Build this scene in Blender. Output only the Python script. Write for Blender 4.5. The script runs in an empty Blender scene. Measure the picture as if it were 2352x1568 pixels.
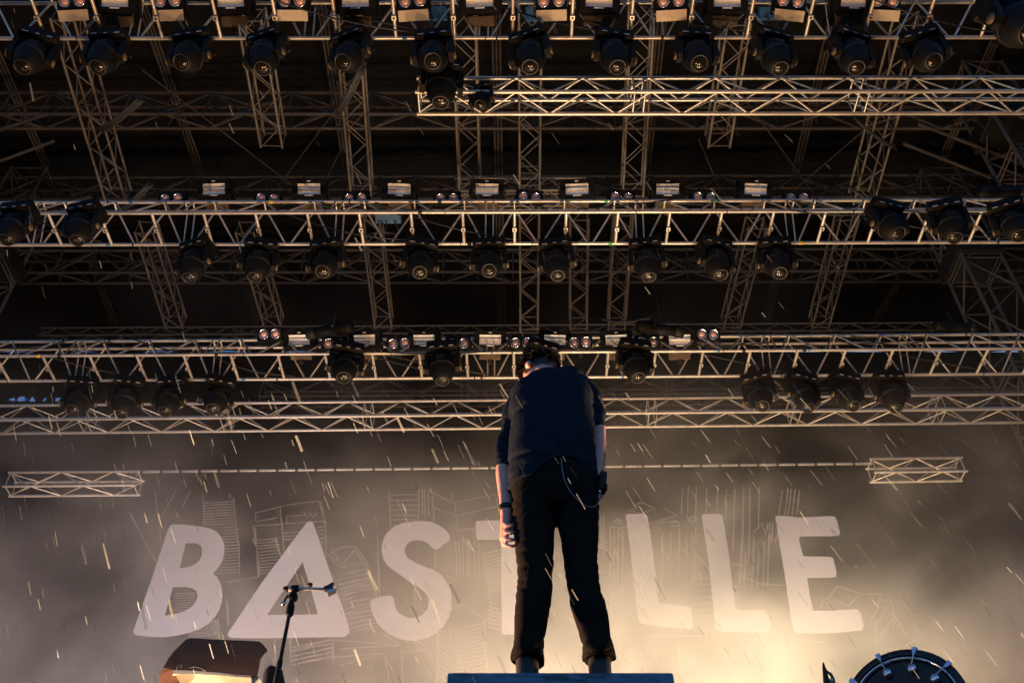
import bpy, bmesh, math, random
from mathutils import Vector, Matrix, noise
from mathutils.geometry import tessellate_polygon

random.seed(7)
R = math.radians
scene = bpy.context.scene
COL = scene.collection

# ------------------------------------------------------------------ camera
CAM = Vector((0, 0, 1.6))
PITCH = R(43.8)
W0, H0 = 2352.0, 1568.0
FPX = W0 * 35.0 / 36.0
cam_data = bpy.data.cameras.new('camera')
cam_data.lens = 35.0
cam_data.sensor_width = 36.0
cam_data.clip_start = 0.05
cam_data.clip_end = 5000
cam = bpy.data.objects.new('camera', cam_data)
cam.location = CAM
cam.rotation_euler = (R(90) + PITCH, 0, 0)
COL.objects.link(cam)
scene.camera = cam

# ------------------------------------------------------------------ sky (dusk) and sun
world = bpy.data.worlds.new('World')
scene.world = world
world.use_nodes = True
nt = world.node_tree
bg = nt.nodes['Background']
sky = nt.nodes.new('ShaderNodeTexSky')
sky.sky_type = 'NISHITA'
sky.sun_disc = False
SUN_EL, SUN_ROT = 20.0, 60.0
sky.sun_elevation = R(SUN_EL)
sky.sun_rotation = R(SUN_ROT)
sky.air_density = 1.0
sky.ozone_density = 7.0
nt.links.new(sky.outputs['Color'], bg.inputs['Color'])
bg.inputs['Strength'].default_value = 0.15
sun_d = bpy.data.lights.new('sun', 'SUN')
sun_d.energy = 0.05
sun_d.angle = R(0.5)
sun_d.color = (1.0, 0.8, 0.6)
sun = bpy.data.objects.new('sun', sun_d)
sd = Vector((math.sin(R(SUN_ROT)) * math.cos(R(SUN_EL)), math.cos(R(SUN_ROT)) * math.cos(R(SUN_EL)), math.sin(R(SUN_EL))))
sun.rotation_euler = sd.to_track_quat('Z', 'Y').to_euler()
COL.objects.link(sun)


# stage lamps: warm floods standing on the deck below the picture's lower edge
def flood(x, y, z, target, watts, col=(1.0, 0.66, 0.36), angle=150, blend=0.6, size=0.16):
    d = bpy.data.lights.new('stage_flood', 'SPOT')
    d.energy = watts
    d.color = col
    d.spot_size = R(angle)
    d.spot_blend = blend
    d.shadow_soft_size = size
    o = bpy.data.objects.new('stage_flood', d)
    o.location = (x, y, z)
    o.rotation_euler = (Vector(target) - Vector((x, y, z))).to_track_quat('-Z', 'Y').to_euler()
    COL.objects.link(o)
    return o


flood(3.2, 11.8, 4.7, (3.0, 12.6, 12), 2700, (1.0, 0.79, 0.50), 140, 0.9)
flood(0.9, 11.8, 4.7, (0.9, 12.8, 12), 2200, (1.0, 0.77, 0.51), 140, 0.9)
flood(-1.6, 11.5, 4.2, (-1.4, 13.2, 12), 700, (1.0, 0.80, 0.68), 115, 0.9)
flood(6.6, 11.2, 3.8, (5.8, 13.2, 11), 1150, (1.0, 0.70, 0.48), 105, 0.9)
flood(-4.6, 11.2, 3.8, (-4.6, 13.4, 11), 1400, (1.0, 0.84, 0.82), 100, 0.9)
flood(-8.4, 10.8, 3.2, (-8.0, 12.8, 11), 420, (1.0, 0.80, 0.68), 110, 0.9)
flood(-2.5, 7.2, 2.3, (-2.0, 6.8, 12), 1300, (1.0, 0.54, 0.25), 150, 0.5)
flood(2.4, 7.4, 2.3, (2.1, 7.0, 12), 1400, (1.0, 0.54, 0.25), 150, 0.5)
flood(0.2, 8.4, 2.3, (0.2, 7.8, 12), 1100, (1.0, 0.55, 0.27), 110)
# low side lamps that rim the performer
flood(-4.0, 5.8, 2.5, (-0.1, 3.4, 4.0), 4400, (1.0, 0.50, 0.27), 34, 0.5)
flood(4.3, 6.0, 2.7, (0.3, 3.4, 4.0), 3800, (1.0, 0.54, 0.30), 34, 0.5)

vs = scene.view_settings
vs.view_transform = 'Standard'
vs.look = 'None'
vs.exposure = 0.0
vs.gamma = 1.0
vs.use_curve_mapping = False
scene.cycles.volume_step_rate = 1.0
scene.cycles.volume_max_steps = 128
scene.cycles.volume_bounces = 1
scene.cycles.max_bounces = 6
scene.cycles.diffuse_bounces = 3
scene.cycles.glossy_bounces = 3
scene.cycles.transparent_max_bounces = 16
scene.cycles.sample_clamp_indirect = 4.0
scene.cycles.use_denoising = True

# ------------------------------------------------------------------ picture helpers (2352 x 1568 survey units)
FW = Vector((0, math.cos(PITCH), math.sin(PITCH)))
UP = Vector((0, -math.sin(PITCH), math.cos(PITCH)))


def ray(px, py):
    return FW + Vector((1, 0, 0)) * ((px - W0 / 2) / FPX) + UP * ((H0 / 2 - py) / FPX)


def at_y(px, py, y):
    d = ray(px, py)
    return CAM + d * (y / d.y)


def at_h(px, py, h):
    d = ray(px, py)
    return CAM + d * (h / d.z)


def depth(p):
    return (p - CAM).dot(FW)


def m_per_px(p):
    return depth(p) / FPX


# ------------------------------------------------------------------ materials
MATS = {}


def mat(name, col, rough=0.6, metal=0.0, vary=0.0, scale=8.0, bump=0.0, bump_scale=40.0, spec=0.5, emit=None, emit_s=0.0, sheen=0.0, coord='Object'):
    if name in MATS:
        return MATS[name]
    m = bpy.data.materials.new(name)
    m.use_nodes = True
    t = m.node_tree
    b = t.nodes['Principled BSDF']
    b.inputs['Base Color'].default_value = (*col, 1)
    b.inputs['Roughness'].default_value = rough
    b.inputs['Metallic'].default_value = metal
    b.inputs['Specular IOR Level'].default_value = spec
    if sheen:
        b.inputs['Sheen Weight'].default_value = sheen
    if emit:
        b.inputs['Emission Color'].default_value = (*emit, 1)
        b.inputs['Emission Strength'].default_value = emit_s
    if vary or bump:
        tc = t.nodes.new('ShaderNodeTexCoord')
        if coord == 'World':
            g = t.nodes.new('ShaderNodeNewGeometry')
            src = g.outputs['Position']
        else:
            src = tc.outputs['Object']
    if vary:
        n = t.nodes.new('ShaderNodeTexNoise')
        n.inputs['Scale'].default_value = scale
        n.inputs['Detail'].default_value = 6
        n.inputs['Roughness'].default_value = 0.65
        t.links.new(src, n.inputs['Vector'])
        r = t.nodes.new('ShaderNodeValToRGB')
        r.color_ramp.elements[0].position = 0.3
        r.color_ramp.elements[1].position = 0.72
        r.color_ramp.elements[0].color = (*[c * (1 - vary) for c in col], 1)
        r.color_ramp.elements[1].color = (*[min(1, c * (1 + vary * 0.6)) for c in col], 1)
        t.links.new(n.outputs['Fac'], r.inputs['Fac'])
        t.links.new(r.outputs['Color'], b.inputs['Base Color'])
        mr = t.nodes.new('ShaderNodeMapRange')
        mr.inputs['To Min'].default_value = max(0.05, rough - 0.12)
        mr.inputs['To Max'].default_value = min(1.0, rough + 0.15)
        t.links.new(n.outputs['Fac'], mr.inputs['Value'])
        t.links.new(mr.outputs['Result'], b.inputs['Roughness'])
    if bump:
        n2 = t.nodes.new('ShaderNodeTexNoise')
        n2.inputs['Scale'].default_value = bump_scale
        n2.inputs['Detail'].default_value = 5
        t.links.new(src, n2.inputs['Vector'])
        bp = t.nodes.new('ShaderNodeBump')
        bp.inputs['Strength'].default_value = bump
        bp.inputs['Distance'].default_value = 0.01
        t.links.new(n2.outputs['Fac'], bp.inputs['Height'])
        t.links.new(bp.outputs['Normal'], b.inputs['Normal'])
    MATS[name] = m
    return m


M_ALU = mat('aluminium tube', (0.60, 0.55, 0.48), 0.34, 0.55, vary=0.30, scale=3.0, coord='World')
M_ALU2 = mat('weathered aluminium tube', (0.10, 0.085, 0.068), 0.5, 0.25, vary=0.35, scale=3.0, coord='World')  # same aluminium darkened: weaker light overhead put into the colour
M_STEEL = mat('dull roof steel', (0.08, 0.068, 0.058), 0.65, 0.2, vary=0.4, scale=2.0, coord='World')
M_BLACK = mat('black fixture plastic', (0.004, 0.004, 0.0042), 0.6, spec=0.2, vary=0.3, scale=14, bump=0.05)
M_BLACK2 = mat('black powder coat', (0.009, 0.0088, 0.0088), 0.6, spec=0.3, vary=0.3, scale=20)
M_BROWN = mat('brown mounting plate', (0.10, 0.07, 0.045), 0.7, vary=0.3, scale=20)
M_WHITE = mat('white print', (0.8, 0.8, 0.8), 0.6)
M_CREAM = mat('cream plate', (0.62, 0.52, 0.38), 0.55, vary=0.12, scale=15)  # cream base colour for the plate below each twin lamp
M_REFL = mat('strobe reflector', (0.86, 0.86, 0.87), 0.4, 0.1, vary=0.10, scale=30)
M_TUBE = mat('flash tube glass', (0.88, 0.88, 0.86), 0.12, 0.0)
M_PINK = mat('lamp bulb face', (0.80, 0.48, 0.42), 0.3, 0.1, vary=0.35, scale=60)
M_CHROME = mat('chrome', (0.75, 0.76, 0.78), 0.16, 1.0)
M_LENS = mat('fixture lens', (0.035, 0.031, 0.024), 0.12, 0.6, vary=0.6, scale=50)
M_LENSRING = mat('lens ring', (0.028, 0.026, 0.024), 0.45, 0.3)
M_RUST = mat('tan yoke cap', (0.14, 0.10, 0.05), 0.5, 0.2)
M_BLUELITBOX = mat('blue-tinted power box', (0.03, 0.10, 0.20), 0.45, vary=0.3, scale=12)  # blue light on the cases put into their base colour
M_YELLOW = mat('yellow tape', (0.75, 0.48, 0.03), 0.6)
M_BLUETAPE = mat('blue tape', (0.04, 0.16, 0.35), 0.6)
M_RED = mat('red tape', (0.55, 0.03, 0.03), 0.6)
M_GREEN = mat('green tape', (0.05, 0.35, 0.08), 0.6)
M_CABLE = mat('black rubber cable', (0.012, 0.012, 0.012), 0.6)
M_ROOF = mat('black roof skin', (0.0022, 0.0021, 0.0021), 0.95, vary=0.4, scale=0.6, bump=0.2, bump_scale=2.0)
M_DRAPE = mat('black drape', (0.005, 0.0047, 0.0045), 0.95, vary=0.3, scale=1.5, bump=0.3, bump_scale=3.0)
M_GROUND = mat('wet asphalt ground', (0.05, 0.05, 0.05), 0.6, vary=0.3, scale=1.0)
M_DECK = mat('black stage deck', (0.03, 0.028, 0.026), 0.5, vary=0.4, scale=1.0)
M_CLOTH = mat('charcoal backdrop cloth', (0.020, 0.018, 0.018), 0.95, vary=0.3, scale=1.2, bump=0.08, bump_scale=2)
M_PAINT = mat('pale paint', (0.74, 0.73, 0.83), 0.9, vary=0.06, scale=2.5)  # lilac tint stands in for cooler light on the letters
M_LINE = mat('thin pale paint', (0.36, 0.33, 0.335), 0.9, vary=0.5, scale=5.0)


# ------------------------------------------------------------------ object helpers
def link(name, data, parent=None, loc=(0, 0, 0), rot=(0, 0, 0)):
    o = bpy.data.objects.new(name, data)
    COL.objects.link(o)
    if parent is not None:
        o.parent = parent
    o.location = loc
    o.rotation_euler = rot
    return o


def tag(o, label, cat, group=None, kind=None):
    if label:
        o['label'] = label
    if cat:
        o['category'] = cat
    if group:
        o['group'] = group
    if kind:
        o['kind'] = kind
    return o


def thing(name, label, cat, loc=(0, 0, 0), group=None):
    o = link(name, None, None, loc)
    o.empty_display_size = 0.2
    return tag(o, label, cat, group)


def me_from(name, verts, faces, m, smooth=False):
    me = bpy.data.meshes.new(name)
    me.from_pydata([tuple(v) for v in verts], [], faces)
    me.update()
    if m:
        me.materials.append(m)
    if smooth:
        me.polygons.foreach_set('use_smooth', [True] * len(me.polygons))
    return me


def me_bm(name, bm, m, smooth=False):
    bmesh.ops.recalc_face_normals(bm, faces=bm.faces)
    me = bpy.data.meshes.new(name)
    bm.to_mesh(me)
    bm.free()
    me.materials.append(m)
    if smooth:
        me.polygons.foreach_set('use_smooth', [True] * len(me.polygons))
    return me


def bm_box(bm, c, s, bevel=0.0, rot=None):
    r = bmesh.ops.create_cube(bm, size=1.0)
    vs_ = r['verts']
    bmesh.ops.scale(bm, vec=Vector(s), verts=vs_)
    if bevel:
        es = list({e for v in vs_ for e in v.link_edges})
        rr = bmesh.ops.bevel(bm, geom=es, offset=bevel, segments=2, profile=0.5, affect='EDGES')
        vs_ = list({v for f in rr['faces'] for v in f.verts} | {v for v in vs_ if v.is_valid})
    if rot:
        bmesh.ops.rotate(bm, cent=(0, 0, 0), matrix=rot, verts=vs_)
    bmesh.ops.translate(bm, vec=Vector(c), verts=vs_)


def box_me(name, c, s, m, bevel=0.0, rot=None):
    bm = bmesh.new()
    bm_box(bm, c, s, bevel, rot)
    return me_bm(name, bm, m)


def lathe_me(name, prof, m, seg=20, axis='Z', smooth=True, cap=True):
    vs_, fs = [], []
    for (r, z) in prof:
        for k in range(seg):
            a = 2 * math.pi * k / seg
            x, y = r * math.cos(a), r * math.sin(a)
            vs_.append({'Z': (x, y, z), 'Y': (x, z, y), 'X': (z, x, y)}[axis])
    n = len(prof)
    for i in range(n - 1):
        for k in range(seg):
            k2 = (k + 1) % seg
            fs.append((i * seg + k, i * seg + k2, (i + 1) * seg + k2, (i + 1) * seg + k))
    if cap:
        fs.append(tuple(range(seg))[::-1])
        fs.append(tuple((n - 1) * seg + k for k in range(seg)))
    bm = bmesh.new()
    bv = [bm.verts.new(v) for v in vs_]
    for f in fs:
        try:
            bm.faces.new([bv[i] for i in f])
        except ValueError:
            pass
    me = me_bm(name, bm, m, smooth)
    return me


_CYL = {}


def cyl_me(m, seg=8):
    k = (m.name, seg)
    if k not in _CYL:
        vs_ = []
        for z in (0, 1):
            for i in range(seg):
                a = 2 * math.pi * i / seg
                vs_.append((math.cos(a), math.sin(a), z))
        fs = [(i, (i + 1) % seg, seg + (i + 1) % seg, seg + i) for i in range(seg)]
        me = me_from('tube', vs_, fs, m, True)
        bm = bmesh.new()
        bm.from_mesh(me)
        bv = list(bm.verts)
        bm.verts.ensure_lookup_table()
        f1 = bm.faces.new([bm.verts[i] for i in range(seg)][::-1])
        f2 = bm.faces.new([bm.verts[seg + i] for i in range(seg)])
        bm.to_mesh(me)
        bm.free()
        _CYL[k] = me
    return _CYL[k]


def bar(parent, p, q, r, m, name='brace', seg=8):
    p, q = Vector(p), Vector(q)
    d = q - p
    o = bpy.data.objects.new(name, cyl_me(m, seg))
    COL.objects.link(o)
    o.rotation_mode = 'QUATERNION'
    o.rotation_quaternion = d.to_track_quat('Z', 'Y')
    o.scale = (r, r, d.length)
    if parent is not None:
        o.parent = parent
        o.location = p - parent.location
    else:
        o.location = p
    return o


def sweep_me(name, pts, radii, m, seg=8, smooth=True, side=None):
    """tube through points; radii = r or (rx, ry)"""
    pts = [Vector(p) for p in pts]
    n = len(pts)
    vs_, fs = [], []
    prev = None
    for i in range(n):
        t = (pts[min(i + 1, n - 1)] - pts[max(i - 1, 0)]).normalized()
        ref = Vector(side) if side else Vector((1, 0, 0))
        if abs(t.dot(ref)) > 0.95:
            ref = Vector((0, 1, 0))
        if prev is not None and not side:
            ref = prev
        sx = (ref - t * ref.dot(t)).normalized()
        sy = t.cross(sx)
        prev = sx
        rr = radii[i] if isinstance(radii, (list, tuple)) else radii
        rx, ry = rr if isinstance(rr, (list, tuple)) else (rr, rr)
        for k in range(seg):
            a = 2 * math.pi * k / seg
            vs_.append(pts[i] + sx * (rx * math.cos(a)) + sy * (ry * math.sin(a)))
    for i in range(n - 1):
        for k in range(seg):
            k2 = (k + 1) % seg
            fs.append((i * seg + k, i * seg + k2, (i + 1) * seg + k2, (i + 1) * seg + k))
    fs.append(tuple(range(seg))[::-1])
    fs.append(tuple((n - 1) * seg + k for k in range(seg)))
    return me_from(name, vs_, fs, m, smooth)


def poly_me(name, rings, to3d, m, thick=0.0, nrm=Vector((0, -1, 0))):
    """flat polygon with holes; rings of 2-D points, placed by to3d, given a thickness along -nrm"""
    rr = [[Vector((a, b, 0)) for a, b in r] for r in rings]
    tris = tessellate_polygon(rr)
    flat = [p for r in rr for p in r]
    v3 = [Vector(to3d(p.x, p.y)) for p in flat]
    n = len(v3)
    bm = bmesh.new()
    front = [bm.verts.new(v) for v in v3]
    for t in tris:
        try:
            bm.faces.new([front[i] for i in t])
        except ValueError:
            pass
    if thick:
        back = [bm.verts.new(v - nrm * thick) for v in v3]
        for t in tris:
            try:
                bm.faces.new([back[i] for i in reversed(t)])
            except ValueError:
                pass
        s = 0
        for r in rr:
            L = len(r)
            for i in range(L):
                a, b = s + i, s + (i + 1) % L
                try:
                    bm.faces.new([front[a], front[b], back[b], back[a]])
                except ValueError:
                    pass
            s += L
    return me_bm(name, bm, m)


ORD = ['first', 'second', 'third', 'fourth', 'fifth', 'sixth', 'seventh', 'eighth', 'ninth', 'tenth', 'eleventh', 'twelfth', 'thirteenth', 'fourteenth']


def nth(i, n):
    if i == 0:
        return 'leftmost'
    if i == n - 1:
        return 'rightmost'
    return ORD[i] + ' from left'


def copy_tree(o, parent=None):
    c = o.copy()
    COL.objects.link(c)
    c.parent = parent
    for ch in list(o.children):
        copy_tree(ch, c)
    return c


# ------------------------------------------------------------------ the setting
g = link('ground', me_from('ground', [(-1500, -1500, 0), (1500, -1500, 0), (1500, 1500, 0), (-1500, 1500, 0)], [(0, 1, 2, 3)], M_GROUND))
tag(g, 'wet dark asphalt ground in front of the stage', None, None, 'structure')
DECK = 1.9
sdk = link('stage_deck', box_me('stage_deck', (0, 11.6, DECK / 2 + 0.002), (30, 18.6, DECK - 0.004), M_DECK, 0.03))
tag(sdk, 'black stage deck under the performer', None, None, 'structure')

# roof skin: a shallow pitched black sheet with hanging folds between the purlins
RH = 19.2
vs_, fs = [], []
nx, ny = 41, 13
for j in range(ny):
    for i in range(nx):
        x = -20 + i
        y = 2.4 + j * 1.5
        sag = 0.16 * math.sin(i * math.pi / 2.0) ** 2 + 0.06 * noise.noise(Vector((x * 0.4, y * 0.4, 0)))
        vs_.append((x, y, CAM.z + RH - 0.09 * abs(x) * 0 - sag * 0.6))
for j in range(ny - 1):
    for i in range(nx - 1):
        a = j * nx + i
        fs.append((a, a + 1, a + nx + 1, a + nx))
o = link('stage_roof', me_from('stage_roof', vs_, fs, M_ROOF, True))
tag(o, 'black fabric roof skin stretched over the whole stage', 'roof')


def drape(name, label, p0, p1, z0, z1, fold=0.12, pitch=0.55):
    p0, p1 = Vector(p0), Vector(p1)
    d = p1 - p0
    n = int(d.length / pitch * 4)
    nn = Vector((-d.y, d.x, 0)).normalized()
    vs_, fs = [], []
    for i in range(n + 1):
        s = i / n
        b = p0 + d * s + nn * fold * math.sin(i * math.pi / 2) * (0.6 + 0.4 * noise.noise(Vector((i * 0.13, 3, 1))))
        vs_ += [(b.x, b.y, z0), (b.x, b.y, z1)]
        if i:
            fs.append((2 * i - 2, 2 * i, 2 * i + 1, 2 * i - 1))
    o = link(name, me_from(name, vs_, fs, M_DRAPE, True))
    tag(o, label, 'curtain')


drape('side_drape', 'tall black curtain closing the left side of the stage', (-17.5, 4.0, 0), (-17.5, 20.3, 0), 0.01, 20.7)
drape('side_drape', 'tall black curtain closing the right side of the stage', (17.5, 4.0, 0), (17.5, 20.3, 0), 0.01, 20.7)

# rear curtain with the ragged slit that lets a little dusk sky through at far left
YB = 20.4


def yb(px, py):
    p = at_y(px, py, YB)
    return (p.x, p.z)


slits = [[(19, 918), (30, 913), (36, 918), (30, 921)],
         [(38, 919), (44, 911), (56, 910), (58, 920), (46, 922)],
         [(66, 921), (74, 910), (81, 919), (80, 922)],
         [(97, 922), (102, 915), (108, 913), (104, 920)],
         [(127, 921), (128, 914), (141, 913), (157, 918), (144, 922)],
         [(60, 915), (61.5, 914), (62, 919), (60.5, 920)]]
rings = [[(-17.4, 0.01), (17.4, 0.01), (17.4, 20.75), (-17.4, 20.75)]] + [[yb(*q) for q in s] for s in slits]
o = link('rear_drape', poly_me('rear_drape', rings, lambda x, z: (x, YB, z), M_DRAPE, 0.0))
tag(o, 'black rear curtain of the stage with a ragged slit showing blue sky', 'curtain')


# ------------------------------------------------------------------ trusses
def box_truss(name, label, A, B, w, h, r, rb, pitch, m, group=None, section=2.0, cross=True, up=(0, 0, 1), cat='truss', phase=0):
    A, B = Vector(A), Vector(B)
    ax = (B - A)
    L = ax.length
    ax.normalize()
    upv = Vector(up)
    sd_ = ax.cross(upv).normalized()
    upv = sd_.cross(ax).normalized()
    t = thing(name, label, cat, (A + B) / 2 - upv * h / 2, group)
    cs = {}
    for i, (a, b) in enumerate(((-1, -1), (1, -1), (1, 1), (-1, 1))):
        off = sd_ * (a * w / 2) + upv * (b * h / 2)
        cs[i] = off
        bar(t, A + off, B + off, r, m, 'chord', 10)
    n = max(1, int(round(L / pitch)))
    faces = [(0, 1), (1, 2), (2, 3), (3, 0)] if cross else [(0, 1), (1, 2), (3, 2), (0, 3)]
    for fi, (i, j) in enumerate(faces):
        for k in range(n):
            a, b = k / n * L, (k + 1) / n * L
            e0, e1 = (cs[i], cs[j]) if (k + (fi if cross else 0) + phase) % 2 == 0 else (cs[j], cs[i])
            bar(t, A + ax * a + e0, A + ax * b + e1, rb, m, 'brace', 6)
    ns = max(1, int(round(L / section)))
    for s in range(ns + 1):
        for dd in ((0.0,) if s in (0, ns) or section < 1.2 else (-0.06, 0.06)):
            q = A + ax * min(max(s / ns * L + dd, 0.03), L - 0.03)
            for (i, j) in (faces if section > 1.2 else (faces[1], faces[3])):
                bar(t, q + cs[i], q + cs[j], rb, m, 'post', 6)
    return t


TAPES = [M_CABLE, M_CABLE, M_CABLE, M_CABLE, M_YELLOW, M_BLUETAPE, M_GREEN]


def rig_truss(label, A, B, pair_x, dyw=0.53, dz=0.45, r=0.022, rb=0.0135):
    """wide-bottomed rig truss; A,B = ends of the rear bottom chord; pair_x = x of a section joint"""
    A, B = Vector(A), Vector(B)
    ax = (B - A).normalized()
    L = (B - A).length
    fwd = Vector((ax.y, -ax.x, 0)).normalized()   # towards the audience
    if fwd.y > 0:
        fwd = -fwd
    t = thing('lighting_truss', label, 'truss', (A + B) / 2, 'rig trusses carrying lamps')
    bf = fwd * dyw
    tb = fwd * (dyw * 0.5 - 0.07) + Vector((0, 0, dz))
    tf = fwd * (dyw * 0.5 + 0.07) + Vector((0, 0, dz + 0.02))
    for off, nm in ((Vector((0, 0, 0)), 'chord'), (bf, 'chord'), (tb, 'chord'), (tf, 'chord')):
        bar(t, A + off, B + off, r, M_ALU, nm, 12)
    S = 2.0
    s0 = (pair_x - A.x) / ax.x
    k0 = -math.ceil(s0 / S) - 1
    k1 = math.ceil((L - s0) / S) + 1

    def pt(s):
        return A + ax * s
    lug = box_me('lug', (0, 0, 0), (0.055, 0.055, 0.03), M_ALU, 0.004)
    hole = box_me('lug_hole', (0, 0, -0.016), (0.024, 0.024, 0.004), M_BLACK)
    for k in range(k0, k1):
        b = s0 + k * S
        nodes = [b + 0.05, b + S / 3, b + 2 * S / 3, b + S - 0.05]
        tops = [b + S / 6, b + S / 2, b + 5 * S / 6]
        for top_off, bot_off in ((tb, Vector((0, 0, 0))), (tf, bf)):
            for q in range(3):
                for nn in (q, q + 1):
                    sg = 0.03 if nn == q else -0.03
                    s1, s2 = nodes[nn] + sg, tops[q] - sg * 0.5
                    if 0 < s1 < L and 0 < s2 < L:
                        bar(t, pt(s1) + bot_off, pt(s2) + top_off, rb, M_ALU, 'brace')
            for s1 in (b + 0.05, b + S - 0.05):
                if 0 < s1 < L:
                    bar(t, pt(s1) + bot_off, pt(s1) + top_off, rb * 0.8, M_ALU, 'post')
        for q in range(3):
            s1 = tops[q]
            if 0.05 < s1 < L - 0.05:
                bar(t, pt(s1) + bf, pt(s1), r * 0.9, M_ALU, 'crossbar', 10)
                bar(t, pt(s1) + tb, pt(s1) + tf, rb, M_ALU, 'post')
                lo = link('lug', lug, t, pt(s1) + bf * 0.5 + Vector((0, 0, -0.03)) - t.location)
                link('lug_hole', hole, lo)
        for s1 in (b + 0.05, b - 0.05):
            if 0 < s1 < L:
                bar(t, pt(s1) + tb, pt(s1) + tf, rb, M_ALU, 'post')
    # tape and cable ties
    for _ in range(46):
        s1 = random.uniform(0.2, L - 0.2)
        off = random.choice((Vector((0, 0, 0)), bf, Vector((0, 0, 0)), bf, tf))
        ln = random.choice((0.012, 0.02, 0.03, 0.05))
        bar(t, pt(s1) + off, pt(s1 + ln) + off, r * 1.12, random.choice(TAPES), 'tape_band', 10)
    # slack cables run along the chords
    for run in range(16):
        s1 = random.uniform(0.0, L - 2.6)
        ln = random.uniform(1.0, 2.6)
        off = random.choice((bf, tb, tf, tf))
        off2 = random.choice((bf, tb, tf, Vector((0, 0, 0))))
        sag = random.uniform(0.02, 0.2)
        pts = [pt(s1 + ln * q / 10) + off.lerp(off2, q / 10) + Vector((0, 0, 0.035 - sag * math.sin(math.pi * q / 10))) + fwd * 0.02 - t.location for q in range(11)]
        link('cable', sweep_me('cable', pts, 0.010, M_CABLE, 6), t)
    return t


H1, H2, H3 = 10.36, 10.05, 9.6
A1, B1 = at_h(-120, 89, H1), at_h(2480, 86, H1)
A2, B2 = at_h(-120, 563, H2), at_h(2480, 556, H2)
A3, B3 = at_h(-120, 876, H3), at_h(2480, 857, H3)
T1 = rig_truss('aluminium rig truss across the top edge of the picture, nearest the audience', A1, B1, at_h(1111, 87, H1).x)
T2 = rig_truss('aluminium rig truss across the middle, carrying the second row of strobes', A2, B2, at_h(1124, 560, H2).x)
T3 = rig_truss('aluminium rig truss carrying the lowest strobe row, just above the performer', A3, B3, at_h(1128, 870, H3).x)


def on_line(A, B, x):
    s = (x - A.x) / (B.x - A.x)
    return A + (B - A) * s


# straight box trusses
BOX = 0.29


def cross_truss(label, pxa, pya, pxb, pyb, h, m=M_ALU, w=BOX, hh=BOX, r=0.024, rb=0.0105, pitch=0.36, name='box_truss', group=None, section=2.0):
    return box_truss(name, label, at_h(pxa, pya, h), at_h(pxb, pyb, h), w, hh, r, rb, pitch, m, group, section, False)


T1B = cross_truss('bright box truss reaching in from the right, its end near the centre', 958, 221, 2480, 219, 10.0, pitch=0.385, r=0.0235, rb=0.011, section=2.2)
T4 = cross_truss('low box truss across the picture just above the smoke', -120, 965, 2480, 936, 9.9, w=0.33, hh=0.29, pitch=0.42, section=2.3, rb=0.010)
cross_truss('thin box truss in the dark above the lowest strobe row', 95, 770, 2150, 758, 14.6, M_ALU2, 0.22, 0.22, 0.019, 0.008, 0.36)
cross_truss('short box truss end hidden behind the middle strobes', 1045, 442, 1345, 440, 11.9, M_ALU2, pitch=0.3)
YBD = 13.6
lt = box_truss('box_truss', 'short box truss on the far left above the backdrop', at_y(20, 1112, 11.3), at_y(322, 1109, 11.3), 0.23, 0.23, 0.019, 0.009, 0.38, M_ALU)
rt = box_truss('box_truss', 'short box truss on the far right above the backdrop', at_y(1998, 1080, 11.3), at_y(2210, 1077, 11.3), 0.23, 0.23, 0.019, 0.009, 0.32, M_ALU)

# roof trusses high up in the dark, running across
for i, (ya, yb_, h, lab) in enumerate(((254, 254, 17.0, 'dark roof truss spanning behind the bright right-hand truss'),
                                   (448, 440, 17.0, 'dark roof truss spanning behind the middle strobe row'),
                                   (614, 608, 17.0, 'dark roof truss spanning below the middle rig truss'),
                                   (905, 893, 12.6, 'dark truss showing between the two lowest trusses'))):
    sp = (-260, 2620) if i < 3 else (600, 2480)
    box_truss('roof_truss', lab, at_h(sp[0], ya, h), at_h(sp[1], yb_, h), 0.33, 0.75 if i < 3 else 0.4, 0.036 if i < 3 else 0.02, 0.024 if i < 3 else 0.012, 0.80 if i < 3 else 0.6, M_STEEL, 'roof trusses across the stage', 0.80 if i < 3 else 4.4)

# front-to-back ladder trusses
LAD = [(150, 30, 272, 450, 11.6, 'left of the rest, wide and slanting, behind the leftmost lamps'),
       (577, 30, 628, 325, 11.4, 'ending in mid-air left of centre'),
       (792, -60, 832, 445, 11.6, 'left of centre, reaching down to the middle strobe row'),
       (1062, -60, 1080, 440, 11.4, 'just left of centre behind the end of the bright truss'),
       (1218, -60, 1215, 745, 11.8, 'straight down the centre line of the roof'),
       (1478, -60, 1452, 440, 11.6, 'just right of centre behind the bright truss'),
       (1694, 40, 1648, 325, 11.4, 'ending in mid-air right of centre'),
       (2090, 40, 1978, 455, 11.6, 'far right, slanting behind the bright truss'),
       (335, 520, 405, 742, 13.0, 'dim one at left below the middle rig truss'),
       (565, 520, 630, 742, 13.0, 'dim one hanging below the second lower lamp'),
       (850, 480, 882, 742, 13.0, 'dim one below the middle truss left of centre'),
       (1330, 490, 1328, 745, 13.0, 'dim one right beside the centre line below the middle truss'),
       (1432, 480, 1415, 745, 13.0, 'dim one above the performer, right of centre'),
       (1738, 510, 1678, 742, 13.0, 'dim one below the middle truss at right'),
       (1948, 490, 1880, 742, 13.0, 'dimmest one at far right below the middle truss')]
for i, (xa, ya, xb, yb_, h, lab) in enumerate(LAD):
    box_truss('ladder_truss', 'front to back truss ' + lab, at_h(xa, ya, h), at_h(xb, yb_, h), BOX * (1 if i < 8 else 1.05), BOX, 0.019, 0.009, 0.33, M_ALU2 if i < 8 else M_STEEL, 'trusses running front to back', 3.2)  # darker materials make these trusses look less lit

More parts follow.
